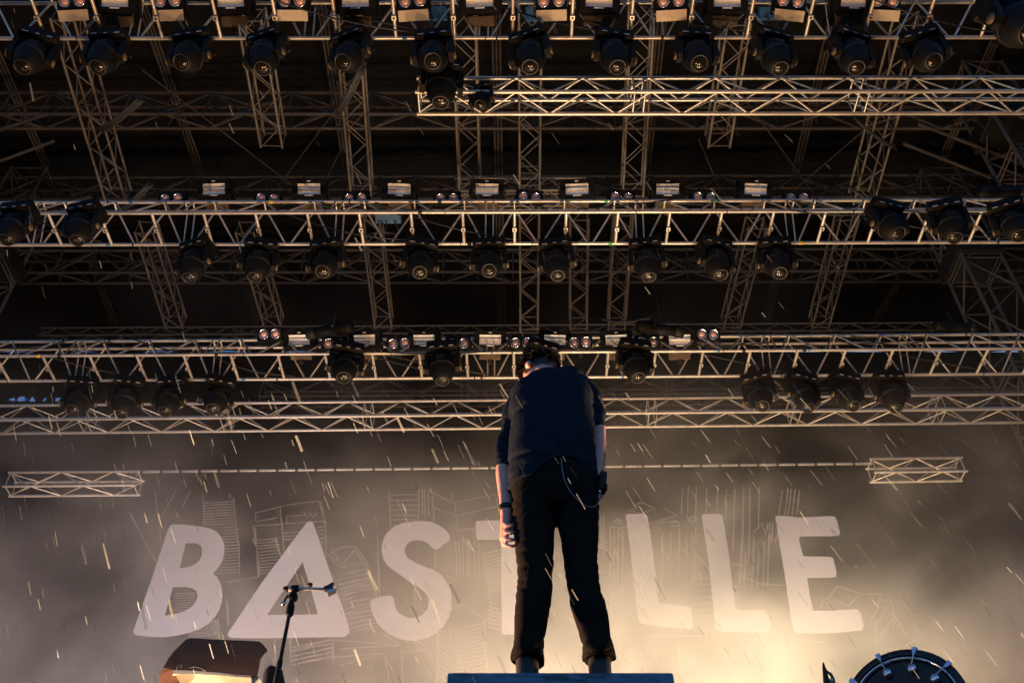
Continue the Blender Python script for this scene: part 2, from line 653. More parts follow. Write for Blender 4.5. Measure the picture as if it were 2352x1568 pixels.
# purlins: slim grooved roof rails
PUR = [(-40, 50, 115, 400), (322, 0, 462, 400), (733, -20, 800, 405), (1138, -20, 1152, 745), (1528, -20, 1480, 430), (1910, 60, 1826, 402), (2310, 40, 2148, 402),
       (195, 560, 262, 742), (530, 560, 596, 742), (1798, 560, 1762, 742), (2110, 560, 2010, 742)]
for i, (xa, ya, xb, yb_) in enumerate(PUR):
    a, b = at_h(xa, ya, 18.4), at_h(xb, yb_, 18.4)
    t = thing('roof_rail', 'slim grooved rail under the dark roof, ' + (nth(i, 7) + ' of the front rails' if i < 7 else nth(i - 7, 4) + ' of the rear rails'), 'rail', (a + b) / 2, 'roof rails')
    d = (b - a).normalized()
    s = d.cross(Vector((0, 0, 1))).normalized()
    for k in (-1, 0, 1):
        bar(t, a + s * 0.075 * k, b + s * 0.075 * k, 0.030, M_STEEL, 'flange', 6)

# slanting tubes at the two sides
for (xa, ya, xb, yb_, h, lab) in ((-60, 318, 112, 261, 15.2, 'upper slanting tube at the left edge'), (-60, 392, 124, 324, 15.2, 'lower slanting tube at the left edge'),
                                  (30, 490, 210, 470 - 18, 15.2, 'third slanting tube at the left edge'),
                                  (2110, 285, 2420, 405, 15.2, 'upper slanting tube at the right edge'), (2075, 330, 2275, 408, 15.2, 'lower slanting tube at the right edge')):
    o = bar(None, at_h(xa, ya, h), at_h(xb, yb_, h), 0.032, M_STEEL, 'brace_tube')  # given the darker steel tone
    tag(o, 'weathered ' + lab, 'tube')

# guy wires
for (xa, ya, xb, yb_, lab) in ((325, 160, 690, 440, 'from the second lamp down to the middle strobes'), (822, 185, 600, 480, 'crossing left of centre'),
                               (1640, 130, 1880, 460, 'on the right behind the bright truss'), (2195, 120, 1820, 440, 'slanting across the right side'),
                               (795, 320, 735, 440, 'dropping to the second middle strobe'), (1605, 320, 1655, 440, 'dropping to the sixth middle strobe'),
                               (1490, 600, 1520, 745, 'above the right cylinder lamp')):
    o = bar(None, at_h(xa, ya, 16.4), at_h(xb, yb_, 16.4), 0.011, M_STEEL, 'guy_wire', 6)
    tag(o, 'thin steel guy wire ' + lab, 'wire')

# corner towers
for (px, py, y, lab) in ((2250, 640, 13.0, 'dark lattice tower at the right side of the stage'), (-40, 640, 13.0, 'dark lattice tower at the left side of the stage'),
                         (2330, 330, 10.5, 'dark lattice tower at the right edge, nearer the audience')):
    c = at_y(px, py, y)
    tw = box_truss('tower', lab, (c.x, y, DECK), (c.x, y, CAM.z + 17.2), 0.75, 0.75, 0.035, 0.018, 0.75, M_STEEL, 'lattice towers', 3.0, up=(0, 1, 0), cat='tower')
    bm = bmesh.new()
    bm_box(bm, (0, 0, 0), (0.95, 0.95, 0.4), 0.03)
    sl = link('sleeve_block', me_bm('sleeve_block', bm, M_BLACK2), tw, Vector((c.x, y, c.z + 0.5)) - tw.location)

# ------------------------------------------------------------------ backdrop with its lettering
def ybd(px, py):
    p = at_y(px, py, YBD)
    return (p.x, p.z)


bd = thing('backdrop', 'charcoal cloth backdrop painted with large pale letters and a sketched skyline', 'backdrop', (0.2, YBD, DECK))
x0, x1 = at_y(-420, 1300, YBD).x, at_y(2780, 1300, YBD).x
ztop = at_y(1176, 1082, YBD).z
nxx, nzz = 160, 40
vs_, fs = [], []
for j in range(nzz + 1):
    for i in range(nxx + 1):
        x = x0 + (x1 - x0) * i / nxx
        z = DECK + 0.05 + (ztop - DECK - 0.05) * j / nzz
        w = 0.012 * noise.noise(Vector((x * 0.8, z * 0.15, 0))) + 0.006 * math.sin(x * 2.1) + (0.10 if abs(x - 0.2) > 7.2 else 0.0)
        vs_.append((x - 0.2, 0.03 + w, z - DECK))
for j in range(nzz):
    for i in range(nxx):
        a = j * (nxx + 1) + i
        fs.append((a, a + 1, a + nxx + 2, a + nxx + 1))
link('cloth', me_from('cloth', vs_, fs, M_CLOTH, True), bd)


def zv(x0_, y0_, sc):
    return lambda zx, zy: ((x0_ + zx / sc) * 0.91875, (y0_ + zy / sc) * 0.91875)


V1 = zv(320, 1200, 2.94)
V2 = zv(850, 1207, 2.61333)
V3 = zv(1440, 1180, 2.735)
LET = [
    (V1, [[(325, 325), (400, 325), (520, 338), (600, 352), (650, 375), (690, 420), (710, 480), (708, 540), (690, 600), (660, 645), (625, 685), (660, 715), (685, 770), (695, 830), (690, 890), (672, 950), (640, 1005), (590, 1055), (530, 1090), (450, 1120), (360, 1140), (270, 1152), (180, 1150), (60, 1138), (38, 1120), (45, 1090), (170, 735), (300, 345)],
          [(425, 462), (500, 462), (535, 480), (545, 520), (540, 560), (520, 595), (480, 625), (430, 640), (380, 645)],
          [(330, 785), (420, 782), (470, 792), (505, 815), (512, 850), (500, 890), (470, 930), (420, 960), (350, 980), (270, 995)]]),
    (V1, [[(1310, 315), (1340, 300), (1360, 310), (1400, 420), (1510, 745), (1560, 880), (1625, 1080), (1628, 1120), (1600, 1145), (1560, 1152), (1300, 1155), (1000, 1160), (760, 1158), (735, 1145), (735, 1120), (760, 1085), (1000, 730)],
          [(1283, 600), (1340, 780), (1395, 985), (1200, 988), (1022, 988)]]),
    (V2, [[(720, 350), (715, 375), (680, 400), (640, 430), (620, 432), (600, 420), (570, 390), (540, 378), (500, 372), (465, 378), (435, 400), (422, 435), (430, 470), (450, 495), (500, 525), (560, 550), (600, 560), (650, 590), (690, 635), (720, 690), (730, 750), (728, 820), (710, 880), (670, 940), (620, 985), (560, 1015), (490, 1030), (430, 1027), (370, 1010), (310, 980), (250, 925), (215, 865), (200, 810), (198, 775), (215, 755), (260, 742), (320, 735), (345, 740), (355, 770), (358, 800), (375, 840), (410, 865), (450, 880), (500, 878), (540, 860), (570, 825), (580, 780), (575, 740), (550, 710), (510, 680), (450, 640), (380, 590), (310, 540), (280, 490), (270, 430), (280, 370), (310, 320), (360, 280), (420, 258), (500, 248), (570, 250), (620, 262), (670, 290), (705, 325)]]),
    (V2, [[(885, 265), (890, 252), (910, 246), (1310, 240), (1325, 250), (1328, 350), (1315, 362), (1178, 366), (1182, 680), (1186, 975), (1175, 988), (1070, 988), (1057, 975), (1054, 680), (1052, 369), (905, 370), (888, 360)]]),
    (V2, [[(1492, 250), (1505, 238), (1605, 236), (1618, 250), (1655, 620), (1690, 960), (1680, 972), (1580, 975), (1568, 962), (1530, 620)]]),
    (V3, [[(340, 300), (350, 287), (470, 284), (487, 300), (500, 370), (520, 500), (545, 700), (560, 860), (570, 895), (650, 903), (760, 915), (785, 930), (795, 960), (798, 1060), (780, 1072), (700, 1065), (560, 1050), (450, 1035), (425, 1010), (405, 850), (375, 570), (350, 370)]]),
    (V3, [[(858, 300), (870, 287), (980, 284), (1000, 300), (1020, 400), (1045, 560), (1070, 780), (1090, 925), (1100, 940), (1290, 942), (1310, 960), (1325, 1010), (1328, 1080), (1310, 1098), (1150, 1095), (980, 1085), (955, 1060), (940, 940), (905, 600), (875, 400)]]),
    (V3, [[(1362, 310), (1372, 298), (1450, 300), (1520, 310), (1740, 300), (1770, 305), (1785, 330), (1803, 410), (1800, 430), (1780, 436), (1530, 438), (1525, 470), (1555, 575), (1740, 577), (1760, 590), (1782, 690), (1775, 715), (1740, 720), (1580, 722), (1600, 850), (1622, 945), (1700, 947), (1920, 935), (1945, 960), (1967, 1050), (1955, 1080), (1800, 1095), (1620, 1102), (1500, 1098), (1485, 1075), (1470, 1000), (1430, 720), (1390, 480)]]),
]


def roughen(ring, step=9.0, amp=1.3):
    out = []
    n = len(ring)
    # one corner-rounding pass, then subdivide with a hand-painted wobble
    for i in range(n):
        a, b = Vector(ring[i]), Vector(ring[(i + 1) % n])
        L = (b - a).length
        k = max(1, int(L / step))
        for q in range(k):
            p = a.lerp(b, q / k)
            w = noise.noise(Vector((p.x * 0.05, p.y * 0.05, 1.7))) * amp + noise.noise(Vector((p.x * 0.2, p.y * 0.2, 4.1))) * amp * 0.5
            nv = Vector((b.y - a.y, a.x - b.x)).normalized() if L > 0 else Vector((0, 0))
            out.append((p.x + nv.x * w, p.y + nv.y * w))
    return out


for vf, rings_ in LET:
    rr = []
    for r_ in rings_:
        rr.append([ybd(*vf(*q)) for q in roughen(r_)])
    me = poly_me('letter', rr, lambda x, z: (x - 0.2, -0.006, z - DECK), M_PAINT, 0.003)
    link('letter', me, bd)

# sketched skyline: thin painted strokes
SK = []


def sk(vf, pts, closed=False):
    SK.append([vf(*p) for p in pts] + ([vf(*pts[0])] if closed else []))


def rungs(vf, xa, xb, ya, yb_, n, tilt=0, xa2=None, xb2=None):
    xa2 = xa if xa2 is None else xa2
    xb2 = xb if xb2 is None else xb2
    for k in range(n):
        s = (k + 0.5) / n
        y = ya + (yb_ - ya) * s
        sk(vf, [(xa + (xa2 - xa) * s + random.uniform(-4, 4), y + tilt / 2), ((xa + xb) / 2, y + random.uniform(-3, 3)), (xb + (xb2 - xb) * s + random.uniform(-12, 6), y - tilt / 2)])


sk(V1, [(198, 90), (215, 200), (245, 455)]); sk(V1, [(15, 235), (110, 420), (205, 600)]); sk(V1, [(355, 70), (240, 280)]); sk(V1, [(460, 75), (400, 195)])
sk(V1, [(548, 90), (552, 160), (560, 320)]); sk(V1, [(748, 95), (752, 130)]); sk(V1, [(775, 130), (790, 300), (815, 480), (820, 690)]); rungs(V1, 555, 775, 150, 330, 9, 14, 560, 795)
rungs(V1, 715, 810, 330, 690, 16, 10, 640, 825)
sk(V1, [(935, 240), (1120, 190), (1400, 150), (1450, 300), (1460, 560)]); sk(V1, [(1120, 190), (1145, 520)]); sk(V1, [(935, 240), (940, 305), (1105, 270)]); sk(V1, [(1415, 150), (1450, 300)])
sk(V1, [(1165, 315), (1168, 262), (1290, 255)]); sk(V1, [(1290, 230), (1310, 275), (1345, 240), (1360, 275), (1395, 235)]); sk(V1, [(920, 335), (1450, 300)]); sk(V1, [(920, 335), (945, 500), (955, 720)]); sk(V1, [(935, 350), (965, 700)])
rungs(V1, 950, 1115, 420, 690, 12, 16); rungs(V1, 1140, 1290, 370, 440, 3, 12); rungs(V1, 1400, 1450, 330, 520, 7, 8)
sk(V1, [(1475, 545), (1560, 495), (1670, 485), (1755, 600), (1560, 640), (1475, 545)]); sk(V1, [(1755, 600), (1800, 800), (1810, 1000)]); sk(V1, [(1520, 540), (1555, 590)]); rungs(V1, 1530, 1790, 690, 1120, 14, 60, 1640, 1830)
sk(V1, [(720, 745), (960, 710)]); sk(V1, [(725, 870), (740, 1060)]); rungs(V1, 440, 665, 1030, 1150, 8, 24); sk(V1, [(660, 1010), (672, 1150)]); rungs(V1, 345, 500, 820, 960, 8, 10)
sk(V1, [(1080, 1160), (1085, 1330)]); sk(V1, [(1500, 1160), (1510, 1340)]); sk(V1, [(1185, 1250), (1500, 1170), (2000, 1210)]); sk(V1, [(1510, 1300), (1880, 1270), (1910, 1345)]); sk(V1, [(1190, 1170), (1195, 1340)])
rungs(V1, 1200, 1500, 1180, 1340, 5, 60)
sk(V2, [(320, 50), (330, 300)]); sk(V2, [(515, 40), (512, 230)]); rungs(V2, 325, 515, 60, 290, 7, 2); sk(V2, [(535, 35), (540, 200)]); sk(V2, [(552, 40), (556, 230)]); sk(V2, [(575, 45), (580, 215)])
sk(V2, [(605, 65), (750, 130), (1020, 70), (1030, 150), (755, 215), (605, 155), (605, 65)]); sk(V2, [(750, 130), (770, 310)]); sk(V2, [(735, 60), (736, 110)]); sk(V2, [(770, 310), (1040, 260)]); sk(V2, [(612, 160), (612, 250)])
for xx in (755, 775, 800, 830, 845, 880, 905):
    sk(V2, [(xx, 330 + (xx % 7) * 8), (xx + 6, 600 + (xx % 5) * 40)])
rungs(V2, 930, 1050, 440, 720, 12, 30, 960, 1050); sk(V2, [(905, 420), (940, 470), (1000, 870)]); rungs(V2, 965, 1050, 720, 960, 9, -26)
sk(V2, [(245, 350), (260, 760)]); sk(V2, [(245, 345), (300, 330)]); sk(V2, [(625, 420), (625, 560)]); sk(V2, [(485, 690), (490, 820)]); sk(V2, [(490, 690), (570, 760)]); rungs(V2, 500, 570, 720, 850, 5, -50)
sk(V2, [(690, 600), (775, 640), (690, 660)]); sk(V2, [(635, 960), (635, 1300)]); rungs(V2, 640, 715, 960, 1290, 10, -50); sk(V2, [(720, 940), (735, 1300)]); rungs(V2, 745, 950, 920, 1280, 14, 40)
sk(V2, [(945, 880), (960, 1300)]); sk(V2, [(0, 1080), (390, 1060), (280, 980)]); sk(V2, [(400, 1080), (410, 1300)]); sk(V2, [(410, 1110), (560, 1080), (610, 1130)]); sk(V2, [(0, 1190), (290, 1110), (325, 1300)]); sk(V2, [(480, 1040), (600, 1140)]); sk(V2, [(500, 1060), (490, 1010), (560, 1070)])
sk(V2, [(0, 540), (110, 420), (180, 540), (215, 700)]); rungs(V2, 0, 190, 560, 960, 12, 40, 0, 220)
sk(V2, [(0, 420), (90, 410), (190, 600)]); sk(V2, [(730, 820), (800, 790), (930, 880)])
sk(V3, [(390, 225), (450, 205), (540, 250), (440, 280), (365, 265), (420, 240), (390, 225)]); sk(V3, [(600, 240), (695, 295), (500, 350)])
for cx_, cy_, rr_ in ((285, 335, 22), (545, 385, 30), (680, 355, 28), (795, 320, 30)):
    sk(V3, [(cx_ + rr_ * math.cos(a * 0.7), cy_ + rr_ * 0.55 * math.sin(a * 0.7)) for a in range(10)])
sk(V3, [(235, 370), (300, 380), (340, 420)]); sk(V3, [(235, 370), (240, 1000)]); sk(V3, [(300, 380), (700, 330)])
for xx in (262, 290, 320, 590, 645, 705, 755, 800, 820):
    sk(V3, [(xx, 360 + (xx % 9) * 8), (xx - 4, 720 + (xx % 7) * 20)])
for xx, y1_ in ((730, 260), (770, 270), (825, 300), (895, 280), (970, 285), (1030, 290), (1085, 500), (1145, 560), (1190, 580), (1255, 360)):
    sk(V3, [(xx, 95 + (xx % 11) * 3), (xx - 8, y1_), (xx - 14 if y1_ > 400 else xx - 10, y1_ + 30)])
for xx in (1410, 1450, 1472, 1500, 1530):
    sk(V3, [(xx, 100 + (xx % 7) * 6), (xx - 22, 290)])
sk(V3, [(1210, 410), (1270, 345), (1295, 430), (1310, 350)]); sk(V3, [(1325, 340), (1315, 560)]); sk(V3, [(1345, 340), (1335, 480)]); sk(V3, [(1360, 470), (1390, 400)])
for xx in (1130, 1160, 1215, 1250, 1290, 1320):
    sk(V3, [(xx, 430 + (xx % 9) * 14), (xx - 12, 780)])
sk(V3, [(815, 440), (870, 420)]); sk(V3, [(815, 560), (900, 650)]); sk(V3, [(1060, 620), (1130, 640)]); sk(V3, [(1100, 690), (1250, 760), (1430, 775)]); rungs(V3, 1070, 1130, 760, 920, 4, 6); rungs(V3, 830, 930, 700, 1000, 7, 6)
sk(V3, [(1720, 870), (1790, 775), (1940, 830), (1860, 915), (1790, 880)]); sk(V3, [(1940, 830), (2080, 830), (2060, 940), (2010, 1010)]); sk(V3, [(2080, 870), (2160, 870), (2175, 985), (2050, 1165), (2050, 1020)]); sk(V3, [(2160, 870), (2060, 1030)]); sk(V3, [(2175, 985), (2170, 1070)])
sk(V3, [(1690, 880), (1670, 930)]); sk(V3, [(2352, 1130), (2240, 1190)]); sk(V3, [(170, 300), (175, 500)]); sk(V3, [(190, 290), (190, 520)]); sk(V3, [(150, 500), (235, 550)]); sk(V3, [(160, 670), (380, 730)])
for a_, b_ in (((250, 1080), (420, 1060)), ((430, 1110), (900, 1120)), ((960, 1150), (1300, 1140)), ((1400, 1130), (1700, 1160)), ((300, 1180), (310, 1300)), ((700, 1150), (705, 1300)), ((1180, 1160), (1190, 1290))):
    sk(V3, [a_, b_])
vs_, fs = [], []
for line in SK:
    pts = []
    for i in range(len(line) - 1):
        a, b = Vector(ybd(*line[i])), Vector(ybd(*line[i + 1]))
        k = max(2, int((b - a).length / 0.08))
        for q in range(k + (1 if i == len(line) - 2 else 0)):
            p = a.lerp(b, q / k)
            p.x += 0.010 * noise.noise(Vector((p.x * 3, p.y * 3, 9)))
            p.y += 0.010 * noise.noise(Vector((p.x * 3, p.y * 3, 19)))
            pts.append(p)
    base = len(vs_)
    for i, p in enumerate(pts):
        t_ = (pts[min(i + 1, len(pts) - 1)] - pts[max(i - 1, 0)]).normalized()
        n_ = Vector((-t_.y, t_.x)) * (0.0135 * (0.75 + 0.5 * noise.noise(Vector((p.x * 2, p.y * 2, 2)))))
        vs_ += [(p.x + n_.x - 0.2, 0.0, p.y + n_.y - DECK), (p.x - n_.x - 0.2, 0.0, p.y - n_.y - DECK)]
        if i:
            b_ = base + 2 * i
            fs.append((b_ - 2, b_ - 1, b_ + 1, b_))
sko = link('skyline_sketch', me_from('skyline_sketch', vs_, fs, M_LINE), bd)
sko['kind'] = 'stuff'

# the hanging bar with its white ties
pa, pb = at_y(326, 1083, YBD - 0.12), at_y(2005, 1064, YBD - 0.12)
hb = thing('hanging_bar', 'white ribbed bar along the top of the backdrop between the short trusses', 'bar', (pa + pb) / 2)
bar(hb, pa, pb, 0.018, M_CABLE, 'pipe', 8)
nseg = 38
for k in range(nseg):
    a = pa.lerp(pb, (k + 0.06) / nseg)
    b = pa.lerp(pb, (k + 0.93) / nseg)
    bar(hb, a, b, 0.026, M_ALU, 'sleeve', 8)


# ------------------------------------------------------------------ lamps
def moving_head_proto():
    t = thing('moving_head', 'x', 'stage light')
    b = link('base', box_me('base', (0, 0, -0.085), (0.42, 0.32, 0.14), M_BLACK, 0.018), t)
    for x, w in ((-0.13, 0.065), (0.0, 0.04), (0.13, 0.06)):
        link('marking', box_me('marking', (x, -0.1615, -0.135), (w, 0.002, 0.010), M_WHITE), b)
    link('clamp', lathe_me('clamp', [(0.03, -0.03), (0.034, -0.02), (0.034, 0.035), (0.02, 0.04)], M_BLACK2, 10), t, (-0.1, 0, 0))
    link('clamp', bpy.data.meshes['clamp'], t, (0.1, 0, 0))
    yk = link('yoke', box_me('yoke', (0, 0, -0.175), (0.44, 0.17, 0.05), M_BLACK, 0.012), t)
    for s in (-1, 1):
        pr = [(-0.09, -0.17), (0.09, -0.17), (0.075, -0.36), (0.06, -0.44), (0.0, -0.465), (-0.06, -0.44), (-0.075, -0.36)]
        arm = poly_me('yoke_arm', [pr], lambda a, c: (s * 0.205 - 0.0275, a, c), M_BLACK, 0.055, Vector((-1, 0, 0)))
        link('yoke_arm', arm, t)
        link('arm_cap', lathe_me('arm_cap', [(0.045, 0), (0.045, 0.014), (0.03, 0.022)], M_RUST, 12, 'X'), t, (s * 0.2335 if s > 0 else -0.2555, 0, -0.40))
    h = link('head', lathe_me('head', [(0.06, 0.20), (0.12, 0.195), (0.150, 0.15), (0.163, 0.07), (0.165, 0.0), (0.160, -0.07), (0.140, -0.14), (0.108, -0.205), (0.088, -0.222)], M_BLACK, 20), t, (0, 0, -0.385))
    link('rib', lathe_me('rib', [(0.160, -0.035), (0.169, -0.03), (0.169, 0.03), (0.160, 0.035)], M_BLACK2, 20), h)
    link('lens_ring', lathe_me('lens_ring', [(0.088, -0.218), (0.094, -0.222), (0.094, -0.240), (0.080, -0.242), (0.078, -0.226)], M_LENSRING, 24, cap=False), h)
    link('lens', lathe_me('lens', [(0.080, -0.222), (0.070, -0.234), (0.050, -0.246), (0.025, -0.253), (0.004, -0.255)], M_LENS, 20), h)
    link('vent', box_me('vent', (0, -0.158, 0.07), (0.11, 0.02, 0.07), M_BLACK2, 0.006), h)
    return t


def strobe_proto():
    t = thing('strobe_light', 'x', 'strobe')
    wd, hg, dp = 0.46, 0.27, 0.20
    b = link('housing', box_me('housing', (0, 0.06, 0), (wd, dp - 0.02, hg), M_BLACK, 0.012), t)
    # bezel: four bars round the window
    ww, wh = 0.31, 0.145
    for c, s in (((0, -0.055, (hg + wh) / 4 + 0.0), (wd, 0.05, (hg - wh) / 2)), ((0, -0.055, -(hg + wh) / 4), (wd, 0.05, (hg - wh) / 2)),
                 ((-(wd + ww) / 4, -0.055, 0), ((wd - ww) / 2, 0.046, wh - 0.002)), (((wd + ww) / 4, -0.055, 0), ((wd - ww) / 2, 0.046, wh - 0.002))):
        link('bezel', box_me('bezel', c, s, M_BLACK, 0.003), b)
    # curved ribbed reflector
    vs_, fs = [], []
    n = 14
    for i in range(n + 1):
        a = -1 + 2 * i / n
        z = a * wh / 2
        y = -0.038 - 0.036 * a * a + (0.003 if i % 2 else 0)
        vs_ += [(-ww / 2, y, z), (ww / 2, y, z)]
        if i:
            fs.append((2 * i - 2, 2 * i - 1, 2 * i + 1, 2 * i))
    link('reflector', me_from('reflector', vs_, fs, M_REFL), b)
    tb = bar(None, (-ww / 2 + 0.01, -0.06, 0.012), (ww / 2 - 0.01, -0.06, 0.012), 0.011, M_TUBE, 'flash_tube')
    tb.parent = b
    link('marking', box_me('marking', (0.0, -0.0815, -0.087), (0.11, 0.002, 0.011), M_WHITE), b)
    link('marking', box_me('marking', (0.0, -0.0815, 0.105), (0.045, 0.002, 0.010), M_WHITE), b)
    link('bracket', box_me('bracket', (0, 0.06, -0.215), (0.31, 0.05, 0.11), M_BROWN, 0.006), t)
    for s in (-1, 1):
        link('side_arm', box_me('side_arm', (s * 0.243, 0.06, -0.08), (0.018, 0.05, 0.20), M_BLACK2, 0.003), t)
    link('clamp', box_me('clamp_block', (0, 0.06, -0.30), (0.06, 0.05, 0.08), M_BLACK2, 0.006), t)
    return t


def blinder_proto(ring_r, cream):
    t = thing('blinder_lamp', 'x', 'blinder')
    wd, hg = 0.36, 0.20
    b = link('housing', box_me('housing', (0, 0.05, 0), (wd, 0.13, hg), M_BLACK, 0.010), t)
    for s in (-1, 1):
        c = s * 0.086
        link('lamp_ring', lathe_me('lamp_ring', [(ring_r * 0.72, -0.016), (ring_r * 0.92, -0.034), (ring_r, -0.034), (ring_r, -0.014)], M_CHROME, 22, 'Y', cap=False), b, (c, 0, 0))
        rr_ = min(ring_r * 0.74, 0.046)
        link('lamp_face', lathe_me('lamp_face', [(rr_, -0.016), (rr_ * 0.8, -0.028), (rr_ * 0.45, -0.036), (0.004, -0.040)], M_PINK, 18, 'Y'), b, (c, 0, 0))
    if cream:
        link('barn_door', box_me('barn_door', (0, -0.02, -0.155), (wd * 0.95, 0.012, 0.12), M_CREAM, 0.003, Matrix.Rotation(R(12), 3, 'X')), t)
    bm = bmesh.new()
    for s in (-1, 1):
        bm_box(bm, (s * (wd / 2 + 0.012), 0.05, -0.06), (0.012, 0.03, 0.17), 0.002)
    bm_box(bm, (0, 0.05, -0.143), (wd + 0.03, 0.03, 0.012), 0.002)
    link('bracket', me_bm('bracket', bm, M_BLACK2), t)
    link('clamp', box_me('clamp_block', (0, 0.05, -0.18), (0.05, 0.05, 0.07), M_BLACK2, 0.005), t)
    return t


MH = moving_head_proto()
mh_used = [False]


def place(proto, used, loc, rot, label, group, scale=1.0):
    if not used[0]:
        o = proto
        used[0] = True
    else:
        o = copy_tree(proto)
    o.location = loc
    o.rotation_euler = rot
    o.scale = (scale,) * 3
    o['label'] = label
    o['group'] = group
    return o


def head_aim(o, pan, tilt, roll):
    for c in o.children:
        if c.name.startswith('head'):
            c.rotation_euler = (R(tilt), R(roll), 0)
    o.rotation_euler = (0, 0, R(pan))


def mh_row(xs, A, B, py, h_off, label, group, y_off=0.0, tilt=(-24, 4), scale=1.0, pan=24):
    for i, px in enumerate(xs):
        d = ray(px, py)
        # point of the chord under this column
        lo = (A + B) / 2
        p = CAM + d * ((lo.z - CAM.z) / d.z)
        p = on_line(A, B, p.x)
        o = place(MH, mh_used, p + Vector((0, y_off, h_off)), (0, 0, 0), 'black moving head ' + label + ', ' + nth(i, len(xs)), group, scale)
        head_aim(o, random.uniform(-pan, pan), random.uniform(*tilt), random.uniform(-5, 5))


FWDT = Vector((0, -0.53, 0))
mh_row([98, 262, 452, 622, 813, 1000, 1218, 1405, 1590, 1765, 1940, 2105], A1, B1, 88, -0.03, 'hanging under the top truss', 'moving heads under the top truss', 0.0)
mh_row([460, 605, 757, 968, 1125, 1277, 1480, 1635, 1772], A2, B2, 560, -0.03, 'hanging under the middle truss', 'moving heads under the middle truss')
mh_row([58, 210], A2 + FWDT, B2 + FWDT, 495, 0.02, 'in front of the middle truss at left', 'moving heads in front of the middle truss', -0.05)
mh_row([2022, 2160, 2300], A2 + FWDT, B2 + FWDT, 490, 0.02, 'in front of the middle truss at right', 'moving heads in front of the middle truss', -0.05)
mh_row([800, 1020, 1242, 1452], A3 + FWDT, B3 + FWDT, 815, 0.06, 'before the lowest strobe truss', 'moving heads in front of the lowest strobe truss', -0.06, scale=1.05)
mh_row([200, 305, 405, 510], A3, B3, 873, -0.03, 'in the smoke at left under the lowest strobe truss', 'moving heads in the smoke')
mh_row([1735, 1832, 1930, 2030], A3, B3, 866, -0.03, 'hanging at right under the lowest strobe truss', 'moving heads in the smoke')
o = place(MH, mh_used, at_h(2300, 2, 9.2), (0, 0, 0), 'big dim moving head in the top right corner', 'moving heads under the top truss', 1.25)
head_aim(o, 15, -14, 6)
o = place(MH, mh_used, at_h(1018, 160, 10.3), (0, 0, 0), 'moving head behind the end of the bright truss', 'moving heads on the bright truss', 1.05)
head_aim(o, 8, 6, 0)
o = place(MH, mh_used, at_h(1108, 206, 10.0), (0, 0, 0), 'moving head under the bright truss with a pale ringed lens', 'moving heads on the bright truss', 0.62)
head_aim(o, -20, -18, 3)

ST = strobe_proto()
st_used = [False]
for row, (xs, py, A, B, dy, nm) in enumerate((([268, 533, 818, 1102, 1375, 1668, 1958], 3, A1, B1, -0.30, 'top truss'),
                                              ([495, 712, 918, 1119, 1325, 1532, 1733], 437, A2, B2, -0.26, 'middle truss'),
                                              ([690, 839, 975, 1126, 1274, 1415, 1560], 783, A3, B3, -0.36, 'lowest strobe truss'))):
    for i, px in enumerate(xs):
        yy = on_line(A, B, 0).y + dy
        p = at_y(px, py - (1 if row else 0), yy)
        o = place(ST, st_used, p, (R((54, 44, 36)[row]), 0, R(random.uniform(-4, 4))), 'strobe with pale ribbed window on the %s, %s' % (nm, nth(i, len(xs))), 'strobes on the ' + nm, 1.0)

for row, (xs, pys, A, B, dy, nm, rr_, cr) in enumerate((([167, 386, 672, 948, 1266, 1541, 1815, 2033], [4] * 8, A1, B1, -0.36, 'top truss', 0.066, True),
                                                        ([395, 615, 817, 1027, 1216, 1427, 1617, 1830], [456, 456, 456, 456, 453, 453, 453, 455], A2, B2, -0.32, 'middle truss', 0.060, False),
                                                        ([620, 768, 917, 1052, 1197, 1332, 1487, 1625], [767, 789, 789, 789, 787, 786, 785, 768], A3, B3, -0.44, 'lowest strobe truss', 0.074, False))):
    BL = blinder_proto(rr_, cr)
    used = [False]
    for i, px in enumerate(xs):
        p = at_y(px, pys[i], on_line(A, B, 0).y + dy)
        o = place(BL, used, p, (R((52, 42, 36)[row]), 0, R(random.uniform(-6, 6))), 'twin-lamp blinder on the %s, %s' % (nm, nth(i, len(xs))), 'twin-lamp blinders on the ' + nm, 1.0)


# cylinder profile lamps
def profile(px, py, h, label, rz, tilt):
    p = at_h(px, py, h)
    t = thing('profile_lamp', label, 'stage light', p, 'black cylinder lamps')
    t.rotation_euler = (R(tilt), 0, R(rz))
    t.scale = (0.74,) * 3
    b = link('barrel', lathe_me('barrel', [(0.06, -0.42), (0.105, -0.40), (0.11, -0.1), (0.10, 0.05), (0.13, 0.06), (0.13, 0.30), (0.11, 0.36), (0.05, 0.38)], M_BLACK, 18, 'X'), t)
    link('lens_tube', lathe_me('lens_tube', [(0.11, -0.55), (0.118, -0.55), (0.118, -0.40), (0.10, -0.38)], M_BLACK2, 18, 'X', cap=False), b)
    link('badge', box_me('badge', (0.0, -0.112, 0.01), (0.05, 0.004, 0.03), M_BLUETAPE, 0.001), b)
    bm = bmesh.new()
    bm_box(bm, (0.05, -0.16, 0.10), (0.04, 0.012, 0.3), 0.003)
    bm_box(bm, (0.05, 0.16, 0.10), (0.04, 0.012, 0.3), 0.003)
    bm_box(bm, (0.05, 0, 0.25), (0.04, 0.33, 0.012), 0.003)
    link('yoke', me_bm('yoke', bm, M_BLACK2), t)
    return t


profile(768, 757, 9.9, 'black cylinder lamp above the second low strobe', -12, 8)
profile(1505, 755, 9.9, 'black cylinder lamp tilted above the rightmost low strobe', 190, -8)
profile(2185, 750, 11.0, 'dim black cylinder lamp at right end of the thin truss', 185, 0)
profile(2292, 440, 11.0, 'dim black cylinder lamp standing above the middle truss at far right', 180, 0)

